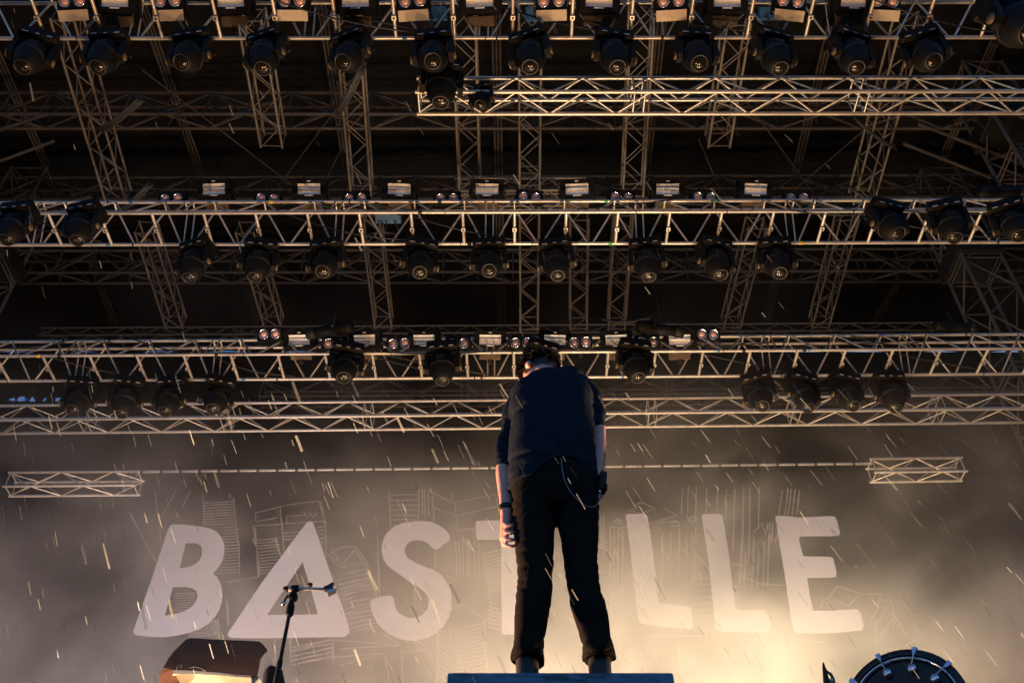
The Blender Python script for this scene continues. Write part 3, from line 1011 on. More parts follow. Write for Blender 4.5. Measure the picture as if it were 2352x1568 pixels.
# power boxes inside the trusses, blue light tinted into their cases
for i, (px, py, h, lab) in enumerate(((992, 32, 11.3, 'blue-lit power box behind the top truss, left of centre'), (1242, 33, 11.3, 'blue-lit power box behind the top truss near the centre'),
                                      (1778, 31, 11.3, 'blue-lit power box behind the top truss at right'), (892, 500, 11.2, 'dark blue-tinted power box inside the middle truss'))):
    p = at_h(px, py, h)
    t = thing('power_box', lab, 'power box', p, 'power boxes in the rig')
    b = link('case', box_me('case', (0, 0, 0), (0.37, 0.16, 0.13), M_BLUELITBOX, 0.012, Matrix.Rotation(R(-35), 3, 'X')), t)
    rot = Matrix.Rotation(R(-35), 3, 'X')
    for xx in (-0.14, -0.11, -0.01, 0.02, 0.11, 0.14):
        for zz in (0.045, -0.045):
            q = rot @ Vector((xx, -0.083, zz))
            link('socket', box_me('socket', q, (0.016, 0.006, 0.010), M_WHITE, 0, rot), b)
    q = rot @ Vector((0, -0.083, 0.0))
    link('marking', box_me('marking', q, (0.09, 0.004, 0.014), M_ALU, 0, rot), b)
    link('tag', box_me('tag', rot @ Vector((-0.07, -0.08, -0.085)), (0.05, 0.01, 0.03), M_YELLOW, 0.002, rot), t)
    bar(t, p + Vector((0, 0, 0.05)), p + Vector((0, 0, 1.2)), 0.012, M_CABLE, 'hanging_cable')
    for k in range(4):
        x = random.uniform(-0.16, 0.16)
        pts = [Vector((x, 0, -0.05)), Vector((x + 0.03, -0.02, -0.16)), Vector((x + random.uniform(-0.1, 0.1), 0.05, -0.26)), Vector((x + random.uniform(-0.2, 0.2), 0.15, -0.2))]
        link('cable', sweep_me('cable', pts, 0.009, M_CABLE, 6), t)

# chain hoists with slack cable looms on the ladder trusses
for i, (px, py, h, ang, lab) in enumerate(((270, 262, 11.2, 35, 'black cable loom wound on the leftmost front to back truss'), (300, 455, 11.2, 40, 'black cable loom at the foot of the leftmost front to back truss'),
                                           (800, 205, 11.3, 60, 'black cable loom on the truss left of centre'), (2010, 305, 11.2, -35, 'black cable loom on the far right front to back truss'),
                                           (2000, 455, 11.2, -30, 'black cable loom at the foot of the far right truss'), (1440, 730, 11.6, 5, 'black cable loom hanging right of the performer'))):
    c = at_h(px, py, h)
    d = Vector((math.cos(R(ang)), -math.sin(R(ang)), 0))
    t = thing('cable_loom', lab, 'cable', c, 'cable looms on the rig')
    for k in range(3):
        pts = [d * (0.42 * (q / 8 - 0.5) * 2) + Vector((0, 0, -0.10 * math.sin(math.pi * q / 8) + 0.03 * k + random.uniform(-0.02, 0.02))) + Vector((0.02 * k, 0.03 * k, 0)) for q in range(9)]
        link('cable', sweep_me('cable', pts, 0.020, M_CABLE, 6), t)

# ------------------------------------------------------------------ riser under the performer
YE = 3.1
rt_ = at_y(1286, 1541, YE)
RTOP = rt_.z
xl, xr = at_y(1026, 1541, YE).x, at_y(1548, 1541, YE).x
m = bpy.data.materials.new('scuffed blue-lit riser paint')
m.use_nodes = True
t_ = m.node_tree
b_ = t_.nodes['Principled BSDF']
tc = t_.nodes.new('ShaderNodeTexCoord')
mp = t_.nodes.new('ShaderNodeMapping')
mp.inputs['Scale'].default_value = (2.0, 2.0, 9.0)
n1 = t_.nodes.new('ShaderNodeTexNoise')
n1.inputs['Scale'].default_value = 4.0
n1.inputs['Detail'].default_value = 8
n1.inputs['Distortion'].default_value = 1.2
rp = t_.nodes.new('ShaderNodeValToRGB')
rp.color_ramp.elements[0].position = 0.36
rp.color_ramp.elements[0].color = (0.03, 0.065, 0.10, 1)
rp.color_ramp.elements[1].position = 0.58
rp.color_ramp.elements[1].color = (0.085, 0.20, 0.31, 1)  # blue of the front light tinted into the scuffed paint
t_.links.new(tc.outputs['Object'], mp.inputs['Vector'])
t_.links.new(mp.outputs['Vector'], n1.inputs['Vector'])
t_.links.new(n1.outputs['Fac'], rp.inputs['Fac'])
t_.links.new(rp.outputs['Color'], b_.inputs['Base Color'])
b_.inputs['Roughness'].default_value = 0.6
M_RISER = m
rz = thing('riser', 'scuffed box riser lit blue under the performer', 'riser', ((xl + xr) / 2, YE + 0.4, DECK))
hh = RTOP - DECK
link('case', box_me('case', (0, 0, hh / 2), (xr - xl, 0.8, hh), M_RISER, 0.012), rz)
for s in (-1, 1):
    link('edge_trim', box_me('edge_trim', (s * ((xr - xl) / 2 - 0.011), -0.4, hh / 2 - 0.02), (0.024, 0.008, hh - 0.06), M_BLACK2, 0.003), rz)

# ------------------------------------------------------------------ performer
M_SKIN = mat('skin', (0.74, 0.38, 0.32), 0.5, vary=0.12, scale=20)
M_SKIN.node_tree.nodes['Principled BSDF'].inputs['Subsurface Weight'].default_value = 0.15
M_SKIN.node_tree.nodes['Principled BSDF'].inputs['Subsurface Radius'].default_value = (0.02, 0.008, 0.004)
M_JACKET = mat('navy jacket cloth', (0.011, 0.019, 0.030), 0.9, vary=0.25, scale=25, bump=0.25, bump_scale=220, spec=0.08)
M_TROUSER = mat('black trouser cloth', (0.012, 0.0105, 0.0095), 0.95, vary=0.3, scale=18, bump=0.3, bump_scale=260, spec=0.08)
M_BOOT = mat('dark boot leather', (0.012, 0.012, 0.014), 0.45, vary=0.3, scale=15)
M_HAIR = mat('dark hair', (0.010, 0.008, 0.007), 0.5)
M_CORD = mat('grey cord', (0.10, 0.14, 0.17), 0.5)


def P(px, py, y):
    return at_y(px, py, y)


def W(dpx, p):
    return dpx * m_per_px(p)


def loft(bm, rows, seg=20, ref=Vector((1, 0, 0))):
    """rows: (centre Vector, rx, ry); rings square to the path"""
    n = len(rows)
    rings_ = []
    for i in range(n):
        t = (rows[min(i + 1, n - 1)][0] - rows[max(i - 1, 0)][0]).normalized()
        r0 = ref
        if abs(t.dot(r0)) > 0.96:
            r0 = Vector((0, 1, 0))
        sx = (r0 - t * r0.dot(t)).normalized()
        sy = t.cross(sx)
        c, rx, ry = rows[i]
        rings_.append([bm.verts.new(c + sx * rx * math.cos(2 * math.pi * k / seg) + sy * ry * math.sin(2 * math.pi * k / seg)) for k in range(seg)])
    for i in range(n - 1):
        for k in range(seg):
            k2 = (k + 1) % seg
            bm.faces.new([rings_[i][k], rings_[i][k2], rings_[i + 1][k2], rings_[i + 1][k]])
    bm.faces.new(rings_[0][::-1])
    bm.faces.new(rings_[-1])


def ball(bm, c, r, seg=14):
    rr = bmesh.ops.create_uvsphere(bm, u_segments=seg, v_segments=seg // 2 + 2, radius=1.0)
    rad = r if isinstance(r, (tuple, list)) else (r, r, r)
    bmesh.ops.scale(bm, vec=Vector(rad), verts=rr['verts'])
    bmesh.ops.translate(bm, vec=Vector(c), verts=rr['verts'])


def fuse(name, bm, m, voxel, smooth_it=6, wrinkle=None, origin=Vector((0, 0, 0))):
    """one continuous skin from overlapping lofts"""
    bmesh.ops.translate(bm, vec=-origin, verts=bm.verts)
    me = me_bm(name + '_raw', bm, m)
    ob = bpy.data.objects.new(name + '_raw', me)
    COL.objects.link(ob)
    rm = ob.modifiers.new('r', 'REMESH')
    rm.mode = 'VOXEL'
    rm.voxel_size = voxel
    rm.use_smooth_shade = True
    sm = ob.modifiers.new('s', 'SMOOTH')
    sm.iterations = smooth_it
    sm.factor = 0.5
    dg = bpy.context.evaluated_depsgraph_get()
    out = bpy.data.meshes.new_from_object(ob.evaluated_get(dg))
    bpy.data.objects.remove(ob)
    out.name = name
    if wrinkle:
        nrm = [v.normal.copy() for v in out.vertices]
        for v, n_ in zip(out.vertices, nrm):
            v.co += n_ * wrinkle(v.co + origin)
    out.materials.clear()
    out.materials.append(m)
    out.polygons.foreach_set('use_smooth', [True] * len(out.polygons))
    out.update()
    return out


ORG = Vector((P(1290, 1541, 3.3).x, 3.3, RTOP))
YF = 3.30
Lr = lambda px, py, y, wpx, ry=None: (P(px, py, y), W(wpx / 2, P(px, py, y)), ry if ry is not None else W(wpx / 2, P(px, py, y)))

# --- bare body: head, neck, trunk, arms with hands, legs
bm = bmesh.new()
neck = P(1270, 868, 3.55)
head = P(1240, 857, 3.72)
loft(bm, [(P(1285, 1150, 3.32), 0.12, 0.09), (P(1285, 1050, 3.34), 0.12, 0.085), (P(1280, 960, 3.42), 0.13, 0.09), (P(1275, 895, 3.5), 0.13, 0.085), (neck, 0.055, 0.055), (head, 0.05, 0.05)], 16)
# head bowed forward and turned to the left: crown forward, face to the left and down
hx = Vector((-0.55, 0.55, -0.6)).normalized()      # facing direction
hu = Vector((-0.12, 0.72, 0.68))
hu = (hu - hx * hu.dot(hx)).normalized()            # top of the head
hs = hx.cross(hu)
HM = Matrix((hs, hx, hu)).transposed()
hc = head
hb_ = bmesh.new()
ball(hb_, (0, 0.0, 0.03), (0.076, 0.095, 0.10), 18)
ball(hb_, (0, 0.035, -0.05), (0.058, 0.062, 0.075), 14)
ball(hb_, (0, 0.075, -0.095), (0.026, 0.022, 0.022), 10)      # chin
ball(hb_, (0, 0.103, -0.018), (0.013, 0.022, 0.026), 10)      # nose
ball(hb_, (0, 0.092, -0.062), (0.024, 0.012, 0.007), 10)      # lips
for s in (-1, 1):
    ball(hb_, (s * 0.078, -0.005, -0.01), (0.012, 0.022, 0.033), 10)  # ear
    ball(hb_, (s * 0.032, 0.082, 0.012), (0.018, 0.012, 0.010), 8)    # brow and lid
bmesh.ops.rotate(hb_, cent=(0, 0, 0), matrix=HM, verts=hb_.verts)
bmesh.ops.translate(hb_, vec=hc, verts=hb_.verts)
tmp = bpy.data.meshes.new('tmp')
hb_.to_mesh(tmp)
hb_.free()
bm.from_mesh(tmp)
# arms
shL, elL, wrL = P(1196, 905, 3.50), P(1156, 1046, 3.42), P(1163, 1170, 3.33)
shR, elR, wrR = P(1346, 885, 3.54), P(1376, 985, 3.48), P(1370, 1082, 3.44)
loft(bm, [(shL, 0.03, 0.03), (shL.lerp(elL, 0.5), 0.025, 0.025), (elL, 0.028, 0.028), (elL.lerp(wrL, 0.35), 0.037, 0.037), (elL.lerp(wrL, 0.8), 0.028, 0.026), (wrL, 0.027, 0.022)], 14)
loft(bm, [(shR, 0.03, 0.03), (shR.lerp(elR, 0.5), 0.025, 0.025), (elR, 0.030, 0.030), (elR.lerp(wrR, 0.35), 0.036, 0.036), (wrR, 0.026, 0.023)], 14)


def hand(bm, wr, palm_end, side_v, curl_v, s=1.0):
    """palm along wr->palm_end; side_v towards the thumb; fingers curl towards curl_v"""
    ax = (palm_end - wr).normalized()
    side_v = (side_v - ax * side_v.dot(ax)).normalized()
    cv = (curl_v - ax * curl_v.dot(ax) - side_v * curl_v.dot(side_v)).normalized()
    pl = (palm_end - wr).length
    loft(bm, [(wr - ax * 0.01, 0.026 * s, 0.020 * s), (wr + ax * pl * 0.35, 0.034 * s, 0.017 * s), (wr + ax * pl * 0.8, 0.040 * s, 0.015 * s), (palm_end, 0.039 * s, 0.012 * s)], 14, side_v)
    for k, (off, ln, rr) in enumerate(((0.030, 0.072, 0.0088), (0.010, 0.080, 0.0092), (-0.010, 0.075, 0.0088), (-0.029, 0.060, 0.0078))):
        a = palm_end - ax * 0.012 + side_v * off * s
        d1 = (ax * 0.85 + cv * 0.5).normalized()
        d2 = (ax * 0.25 + cv * 0.95).normalized()
        d3 = (-ax * 0.35 + cv * 0.9).normalized()
        q1 = a + d1 * ln * 0.5 * s
        q2 = q1 + d2 * ln * 0.34 * s
        q3 = q2 + d3 * ln * 0.28 * s
        loft(bm, [(a, rr * s, rr * s), (q1, rr * s, rr * s), (q2, rr * 0.92 * s, rr * 0.92 * s), (q3, rr * 0.75 * s, rr * 0.75 * s)], 10, side_v)
    a = wr + ax * pl * 0.30 + side_v * 0.024 * s
    q1 = a + (ax * 0.6 + side_v * 0.6 + cv * 0.35).normalized() * 0.040 * s
    q2 = q1 + (ax * 0.9 + side_v * 0.05 + cv * 0.5).normalized() * 0.032 * s
    q3 = q2 + (ax * 0.8 - side_v * 0.25 + cv * 0.6).normalized() * 0.024 * s
    loft(bm, [(a, 0.013 * s, 0.013 * s), (q1, 0.0115 * s, 0.0115 * s), (q2, 0.010 * s, 0.010 * s), (q3, 0.007 * s, 0.007 * s)], 10, cv)


# left hand: knuckles along its outer edge, four fingers curling in to the thigh, thumb above them
loft(bm, [(wrL, 0.025, 0.022), (P(1163, 1190, 3.335), 0.024, 0.026), (P(1160, 1215, 3.335), 0.020, 0.030), (P(1158, 1238, 3.335), 0.018, 0.028), (P(1159, 1252, 3.335), 0.012, 0.018)], 14)
for pyf, rr, ex_ in ((1203, 0.0095, 1187), (1219, 0.0098, 1189), (1235, 0.0094, 1188), (1250, 0.0084, 1185)):
    loft(bm, [(P(1156, pyf - 2, 3.325), rr, rr), (P(1163, pyf + 2, 3.292), rr, rr), (P(1175, pyf + 4, 3.282), rr * 0.95, rr * 0.95), (P(ex_ - 3, pyf + 3, 3.30), rr * 0.9, rr * 0.9), (P(ex_, pyf + 1, 3.325), rr * 0.7, rr * 0.7)], 10, Vector((0, 0, 1)))
loft(bm, [(P(1166, 1184, 3.345), 0.013, 0.013), (P(1175, 1196, 3.35), 0.0125, 0.0125), (P(1181, 1212, 3.345), 0.0105, 0.0105), (P(1183, 1224, 3.335), 0.008, 0.008)], 10)
hand(bm, wrR, P(1381, 1130, 3.37), Vector((0.1, 0.95, 0)), Vector((-0.5, -0.8, 0)), 0.95)
# legs and feet inside the clothes
for (hx_, kx, ax_) in ((1226, 1228, 1212), (1328, 1338, 1376)):
    loft(bm, [(P(hx_, 1130, 3.33), 0.075, 0.08), (P((hx_ + kx) / 2, 1240, 3.32), 0.065, 0.07), (P(kx, 1350, 3.30), 0.05, 0.052), (P((kx + ax_) / 2, 1440, 3.30), 0.044, 0.048), (P(ax_, 1530, 3.31), 0.032, 0.036)], 14)
body_me = fuse('person', bm, M_SKIN, 0.0058, 4, None, ORG)
person = link('person', body_me, None, ORG)
tag(person, 'performer in dark jacket and trousers on the riser, seen from behind, head bowed', 'person')


# --- jacket
def fold_j(p):
    # drag folds from the right shoulder to the left hip, bunching over the hem
    u = (p - ORG)
    a = u.x * 0.62 + u.z * 1.0
    b = u.x * 1.0 - u.z * 0.62
    def ridge(q, k):
        n_ = noise.noise(q)
        return (1 - abs(n_)) ** k
    w = 0.004 - 0.013 * ridge(Vector((a * 2.7 + 0.8, b * 0.9, u.y * 2)), 8)
    w -= 0.006 * ridge(Vector((a * 6.5, b * 1.6, u.y * 4 + 4)), 8)
    low = max(0.0, 1 - abs(u.z - 0.98) / 0.17)
    w -= 0.015 * low * (ridge(Vector((u.x * 2.0 + u.z * 2, u.y * 2, u.z * 13 + u.x * 6)), 7) - 0.25)
    arm = max(0.0, min(1.0, (abs(u.x + 0.03) - 0.17) / 0.03))
    w -= 0.008 * arm * (ridge(Vector((u.x * 6, u.y * 6, u.z * 20 + u.x * 9)), 5) - 0.3)
    return w


bm = bmesh.new()
loft(bm, [Lr(1268, 1130, 3.315, 200, 0.135), Lr(1268, 1090, 3.32, 206, 0.145), Lr(1269, 1040, 3.335, 200, 0.145), Lr(1268, 990, 3.365, 194, 0.140), Lr(1266, 945, 3.41, 194, 0.135),
          Lr(1269, 908, 3.465, 188, 0.125), Lr(1280, 884, 3.51, 150, 0.090), Lr(1284, 872, 3.56, 100, 0.055), Lr(1258, 874, 3.62, 80, 0.04)], 28)
# shoulders
ball(bm, P(1202, 912, 3.49), (0.066, 0.080, 0.062))
ball(bm, P(1332, 890, 3.53), (0.070, 0.080, 0.066))
ball(bm, P(1304, 864, 3.56), (0.080, 0.075, 0.046))
ball(bm, P(1250, 880, 3.55), (0.085, 0.070, 0.034))
ball(bm, P(1252, 868, 3.585), (0.060, 0.045, 0.030))
loft(bm, [Lr(1200, 916, 3.49, 58), Lr(1180, 950, 3.47, 58), Lr(1166, 1000, 3.44, 50), Lr(1158, 1030, 3.43, 47), Lr(1157, 1048, 3.42, 50), Lr(1160, 1062, 3.40, 46), Lr(1162, 1076, 3.39, 38)], 16)
loft(bm, [Lr(1336, 885, 3.53, 64), Lr(1358, 920, 3.52, 56), Lr(1368, 955, 3.50, 48), Lr(1371, 980, 3.49, 46), Lr(1370, 995, 3.495, 42), Lr(1368, 1004, 3.50, 34)], 16)
# trim the hem on a slant: low at left, high in the middle, lower again at right
jac = fuse('jacket', bm, M_JACKET, 0.0075, 8, fold_j, ORG)
bm = bmesh.new()
bm.from_mesh(jac)


def hem_z(px_):
    pts = [(1150, 1140), (1172, 1128), (1210, 1100), (1250, 1073), (1290, 1055), (1320, 1055), (1345, 1065), (1368, 1082), (1400, 1110)]
    for i in range(len(pts) - 1):
        if px_ <= pts[i + 1][0]:
            s = (px_ - pts[i][0]) / (pts[i + 1][0] - pts[i][0])
            return pts[i][1] + s * (pts[i + 1][1] - pts[i][1])
    return pts[-1][1]


kill = []
for v in bm.verts:
    p = v.co + ORG
    # hem height at this x, taken once on the wearer's back plane and kept level through the depth
    if p.y < 3.6:
        px_ = 1176 + (p.x / depth(Vector((p.x, 3.2, p.z)))) * FPX
        hz = P(1280, hem_z(px_), 3.20).z
        if p.z < hz - 0.0 and abs(p.x - P(1268, 1090, 3.32).x) < 0.26:
            # keep the left cuff
            if not (px_ < 1186 and p.y > 3.345 and p.z > P(1160, 1082, 3.39).z):
                kill.append(v)
bmesh.ops.delete(bm, geom=kill, context='VERTS')
# turn the hem in for thickness
be = [e for e in bm.edges if e.is_boundary]
ex = bmesh.ops.extrude_edge_only(bm, edges=be)
for v in [g_ for g_ in ex['geom'] if isinstance(g_, bmesh.types.BMVert)]:
    c = P(1268, 1085, 3.32) - ORG
    v.co += Vector((c.x - v.co.x, c.y - v.co.y, 0)) * 0.10 + Vector((0, 0, 0.004))
bm.to_mesh(jac)
bm.free()
jac.polygons.foreach_set('use_smooth', [True] * len(jac.polygons))
jk = link('jacket', jac, person)
jk['label'] = 'dark navy jacket with pushed-up sleeves'
# waistband seam: a low ridge across the back
pts = []
for i in range(15):
    px_ = 1186 + i * 12.2
    pyv = hem_z(px_) - 30 + 4 * math.sin(i * 0.5)
    x_c = (px_ - 1268) / 100.0
    yb_2 = 3.33 - 0.146 * math.sqrt(max(0.02, 1 - x_c * x_c))
    pts.append(P(px_, pyv, yb_2 + 0.002) - ORG)
link('waist_seam', sweep_me('waist_seam', pts, 0.0035, M_JACKET, 6), jk)


# --- trousers
def fold_t(p):
    u = p - ORG
    w = 0.0025 * noise.noise(Vector((u.x * 9, u.y * 9, u.z * 14)))
    def ridge(q, k):
        return (1 - abs(noise.noise(q))) ** k
    kn = max(0.0, 1 - abs(u.z - 0.47) / 0.2)
    w -= 0.011 * kn * (ridge(Vector((u.x * 7, u.y * 6, u.z * 24 + u.x * 9)), 7) - 0.3)
    an = max(0.0, 1 - abs(u.z - 0.15) / 0.13)
    w -= 0.010 * an * (ridge(Vector((u.x * 8, u.y * 7 + 3, u.z * 25 - u.x * 9)), 7) - 0.3)
    cr = max(0.0, 1 - abs(u.z - 0.78) / 0.14)
    w -= 0.008 * cr * (ridge(Vector((u.x * 6, u.y * 6 + 7, u.z * 18 + abs(u.x) * 14)), 7) - 0.3)
    return w


bm = bmesh.new()
loft(bm, [Lr(1272, 1180, 3.315, 196, 0.105), Lr(1273, 1150, 3.315, 202, 0.125), Lr(1273, 1110, 3.315, 203, 0.135), Lr(1272, 1070, 3.325, 196, 0.130), Lr(1270, 1030, 3.335, 176, 0.115)], 26)
loft(bm, [Lr(1224, 1150, 3.315, 98, 0.10), Lr(1226, 1190, 3.31, 100, 0.095), Lr(1227, 1240, 3.31, 92, 0.085), Lr(1229, 1300, 3.30, 84, 0.075), Lr(1228, 1345, 3.30, 82, 0.075), Lr(1224, 1385, 3.295, 83, 0.075), Lr(1219, 1430, 3.295, 78, 0.07),
          Lr(1215, 1470, 3.30, 68, 0.065), Lr(1213, 1495, 3.30, 72, 0.07), Lr(1213, 1515, 3.30, 75, 0.072)], 20)
loft(bm, [Lr(1326, 1150, 3.315, 98, 0.10), Lr(1328, 1190, 3.31, 98, 0.095), Lr(1331, 1240, 3.31, 86, 0.085), Lr(1335, 1300, 3.30, 77, 0.075), Lr(1340, 1345, 3.30, 74, 0.075), Lr(1350, 1385, 3.295, 80, 0.075), Lr(1361, 1430, 3.295, 76, 0.07),
          Lr(1370, 1470, 3.30, 68, 0.065), Lr(1374, 1492, 3.30, 71, 0.07), Lr(1376, 1512, 3.30, 70, 0.072)], 20)
tro = fuse('trousers', bm, M_TROUSER, 0.0075, 5, fold_t, ORG)
tr = link('trousers', tro, person)
tr['label'] = 'black trousers bunched at the knees with turned-up cuffs'
for (cx_, w_, tiltz, py_) in ((1213, 73, 4, 1508), (1376, 71, -6, 1503)):
    c = P(cx_, py_, 3.30)
    rr_ = W(w_ / 2, c)
    n = 28
    vs_, fs = [], []
    for j, (dz, k) in enumerate(((0.035, 0.93), (0.02, 1.02), (-0.005, 1.08), (-0.016, 1.06), (-0.012, 0.96), (0.01, 0.9))):
        for i in range(n):
            a = 2 * math.pi * i / n
            wob = 1 + 0.05 * math.sin(a * 3 + tiltz) + 0.03 * math.sin(a * 7)
            vs_.append(c + Vector((rr_ * k * wob * math.cos(a), rr_ * k * 1.02 * wob * math.sin(a), dz + 0.010 * math.sin(a + tiltz) * (1 if j > 1 else 0.2))) - ORG)
        if j:
            for i in range(n):
                i2 = (i + 1) % n
                fs.append(((j - 1) * n + i, (j - 1) * n + i2, j * n + i2, j * n + i))
    link('cuff', me_from('cuff', vs_, fs, M_TROUSER, True), tr)
# back pocket
# boots
for (cx_, out) in ((1211, -0.15), (1377, 0.15)):
    c = P(cx_, 1520, 3.31)
    bm = bmesh.new()
    loft(bm, [(Vector((c.x, c.y, RTOP + 0.19)), 0.040, 0.044), (Vector((c.x, c.y, RTOP + 0.12)), 0.041, 0.045), (Vector((c.x, c.y - 0.004, RTOP + 0.06)), 0.040, 0.046), (Vector((c.x, c.y - 0.006, RTOP + 0.03)), 0.040, 0.046), (Vector((c.x, c.y, RTOP + 0.018)), 0.038, 0.042)], 18)
    toe = Vector((out * 0.2, 1, 0)).normalized()
    c0 = Vector((c.x, c.y, RTOP + 0.045))
    loft(bm, [(c0, 0.038, 0.042), (c0 + toe * 0.08, 0.044, 0.042), (c0 + toe * 0.15 - Vector((0, 0, 0.012)), 0.048, 0.032), (c0 + toe * 0.21 - Vector((0, 0, 0.018)), 0.034, 0.024)], 16)
    bo = link('boot', fuse('boot', bm, M_BOOT, 0.006, 3, None, ORG), person)
    bm = bmesh.new()
    bm_box(bm, (0, 0.07, 0), (0.082, 0.27, 0.016), 0.006)
    sl = link('sole', me_bm('sole', bm, M_CABLE), bo, Vector((c.x, c.y, RTOP + 0.009)) - ORG)
    sl.rotation_euler = (0, 0, -math.atan2(toe.x, toe.y))

# hair: scruffy cap made of many short locks over the skull
hv, hf = [], []
rnd = random.Random(11)
for k in range(900):
    u, v = rnd.uniform(0, 2 * math.pi), rnd.uniform(-0.35, 1.0)
    rr_ = math.sqrt(max(0, 1 - v * v))
    n_ = Vector((rr_ * math.cos(u), rr_ * math.sin(u), v))
    if n_.y > 0.45 and n_.z < 0.45:
        continue
    if abs(n_.x) > 0.7 and n_.z < 0.0 and n_.y > -0.2:
        continue
    base = Vector((n_.x * 0.077, n_.y * 0.096, 0.03 + n_.z * 0.101))
    tdir = (Vector((rnd.uniform(-1, 1), rnd.uniform(-1, 1), rnd.uniform(-1, 1))) * 0.9 + Vector((0, -0.4, -0.5)))
    tdir = (tdir - n_ * tdir.dot(n_)).normalized()
    ln = rnd.uniform(0.035, 0.075)
    tip = base + tdir * ln * 0.8 + n_ * ln * rnd.uniform(0.25, 0.65)
    mid = base + n_ * 0.018 + tdir * ln * 0.35
    sd_ = n_.cross(tdir) * 0.007
    b0 = len(hv)
    for q in (base - sd_, base + sd_, mid + sd_ * 0.9, mid - sd_ * 0.9, tip):
        hv.append(HM @ q + hc - ORG)
    hf += [(b0, b0 + 1, b0 + 2, b0 + 3), (b0 + 3, b0 + 2, b0 + 4)]
bm = bmesh.new()
ball(bm, (0, -0.012, 0.040), (0.084, 0.100, 0.106), 22)
for v in list(bm.verts):
    if v.co.y > 0.055 and v.co.z < 0.085:
        v.co.y = 0.055
    v.co += v.co.normalized() * 0.006 * noise.noise(v.co * 30)
bmesh.ops.rotate(bm, cent=(0, 0, 0), matrix=HM, verts=bm.verts)
bmesh.ops.translate(bm, vec=hc - ORG, verts=bm.verts)
capm = bpy.data.meshes.new('cap')
b0 = len(hv)
bm.verts.index_update()
hv += [v.co.copy() for v in bm.verts]
hf += [tuple(b0 + v.index for v in f.verts) for f in bm.faces]
bm.free()
ho = link('hair', me_from('hair', hv, hf, M_HAIR, True), person)
ho['label'] = 'short scruffy dark hair'

# wristband
d_ = (elL - wrL).normalized()
c = wrL + d_ * 0.005
link('wristband', sweep_me('wristband', [c - d_ * 0.011 - ORG, c - d_ * 0.010 - ORG, c + d_ * 0.010 - ORG, c + d_ * 0.011 - ORG], [(0.026, 0.022), (0.032, 0.027), (0.032, 0.027), (0.026, 0.022)], M_CABLE, 18), person)

# in-ear pack on the right hip with aerial and cord
pk = P(1382, 1108, 3.27)
pack = link('belt_pack', box_me('belt_pack', (0, 0, 0), (0.030, 0.055, 0.085), M_BLACK2, 0.008), person, pk - ORG, (0.1, 0.12, 0.2))
link('battery_door', box_me('battery_door', (0.010, -0.006, -0.030), (0.022, 0.046, 0.035), M_BLACK, 0.008), pack)
link('aerial', sweep_me('aerial', [(0.0, 0, 0.04), (0.002, 0, 0.08), (0.003, 0.0, 0.135)], 0.0018, M_CABLE, 6), pack)
link('aerial_tip', lathe_me('aerial_tip', [(0.003, 0), (0.0048, 0.003), (0.0048, 0.009), (0.002, 0.012)], mat('orange aerial tip', (0.7, 0.33, 0.05), 0.5), 8), pack, (0.003, 0, 0.133))
link('connector', lathe_me('connector', [(0.004, -0.055), (0.006, -0.05), (0.006, -0.03)], M_CHROME, 8), pack, (-0.006, -0.01, 0))
pts = [P(1289, 1052, 3.176), P(1291, 1075, 3.172), P(1298, 1105, 3.165), P(1313, 1132, 3.160), P(1333, 1152, 3.165), P(1350, 1162, 3.18), P(1365, 1163, 3.20), P(1375, 1152, 3.225), P(1379, 1138, 3.25), P(1381, 1125, 3.26)]
# smooth the cord
sm_ = []
for i in range(len(pts) - 1):
    p0, p1, p2, p3 = pts[max(i - 1, 0)], pts[i], pts[i + 1], pts[min(i + 2, len(pts) - 1)]
    for q in range(5):
        s = q / 5
        sm_.append(0.5 * ((2 * p1) + (p2 - p0) * s + (2 * p0 - 5 * p1 + 4 * p2 - p3) * s * s + (3 * p1 - p0 - 3 * p2 + p3) * s ** 3) - ORG)
sm_.append(pts[-1] - ORG)
link('earphone_cord', sweep_me('earphone_cord', sm_, 0.0026, M_CORD, 8), person)

# ------------------------------------------------------------------ microphone stand
YM = 4.2
b0 = P(668, 1392, YM)
foot = Vector((P(640, 1568, YM).x - 0.05, YM, DECK))
ms = thing('microphone_stand', 'black microphone stand with a short empty boom at left', 'stand', foot)
pole0 = foot + Vector((0, 0, 0.03))
mid = pole0.lerp(b0, (P(640, 1545, YM).z - pole0.z) / (b0.z - pole0.z))
bar(ms, mid - (b0 - pole0).normalized() * 0.02, b0, 0.009, M_BLACK2, 'upper_pole', 12)
bar(ms, pole0, mid + (b0 - pole0).normalized() * 0.06, 0.013, M_BLACK2, 'lower_pole', 12)
link('base', lathe_me('base', [(0.14, 0.0), (0.145, 0.01), (0.13, 0.03), (0.02, 0.045)], M_BLACK2, 24), ms)
link('clutch', lathe_me('clutch', [(0.012, -0.05), (0.019, -0.04), (0.019, 0.0), (0.015, 0.012), (0.012, 0.02)], M_BLACK, 14), ms, b0 - foot)
tj = P(675, 1353, YM)
bar(ms, b0, tj, 0.012, M_BLACK2, 'swivel_post', 10)
link('swivel_joint', lathe_me('swivel_joint', [(0.014, -0.02), (0.021, -0.015), (0.021, 0.015), (0.014, 0.02)], M_BLACK, 14, 'Y'), ms, P(674, 1370, YM) - foot)
bar(ms, P(656, 1352, YM), P(692, 1351, YM), 0.013, M_ALU, 'boom_sleeve', 12)
bar(ms, P(690, 1351, YM), P(748, 1352, YM), 0.0075, M_ALU, 'boom', 12)
link('boom_cap', lathe_me('boom_cap', [(0.006, -0.012), (0.013, -0.008), (0.014, 0.012), (0.012, 0.016)], M_BLACK, 12, 'X'), ms, P(656, 1352, YM) - foot)
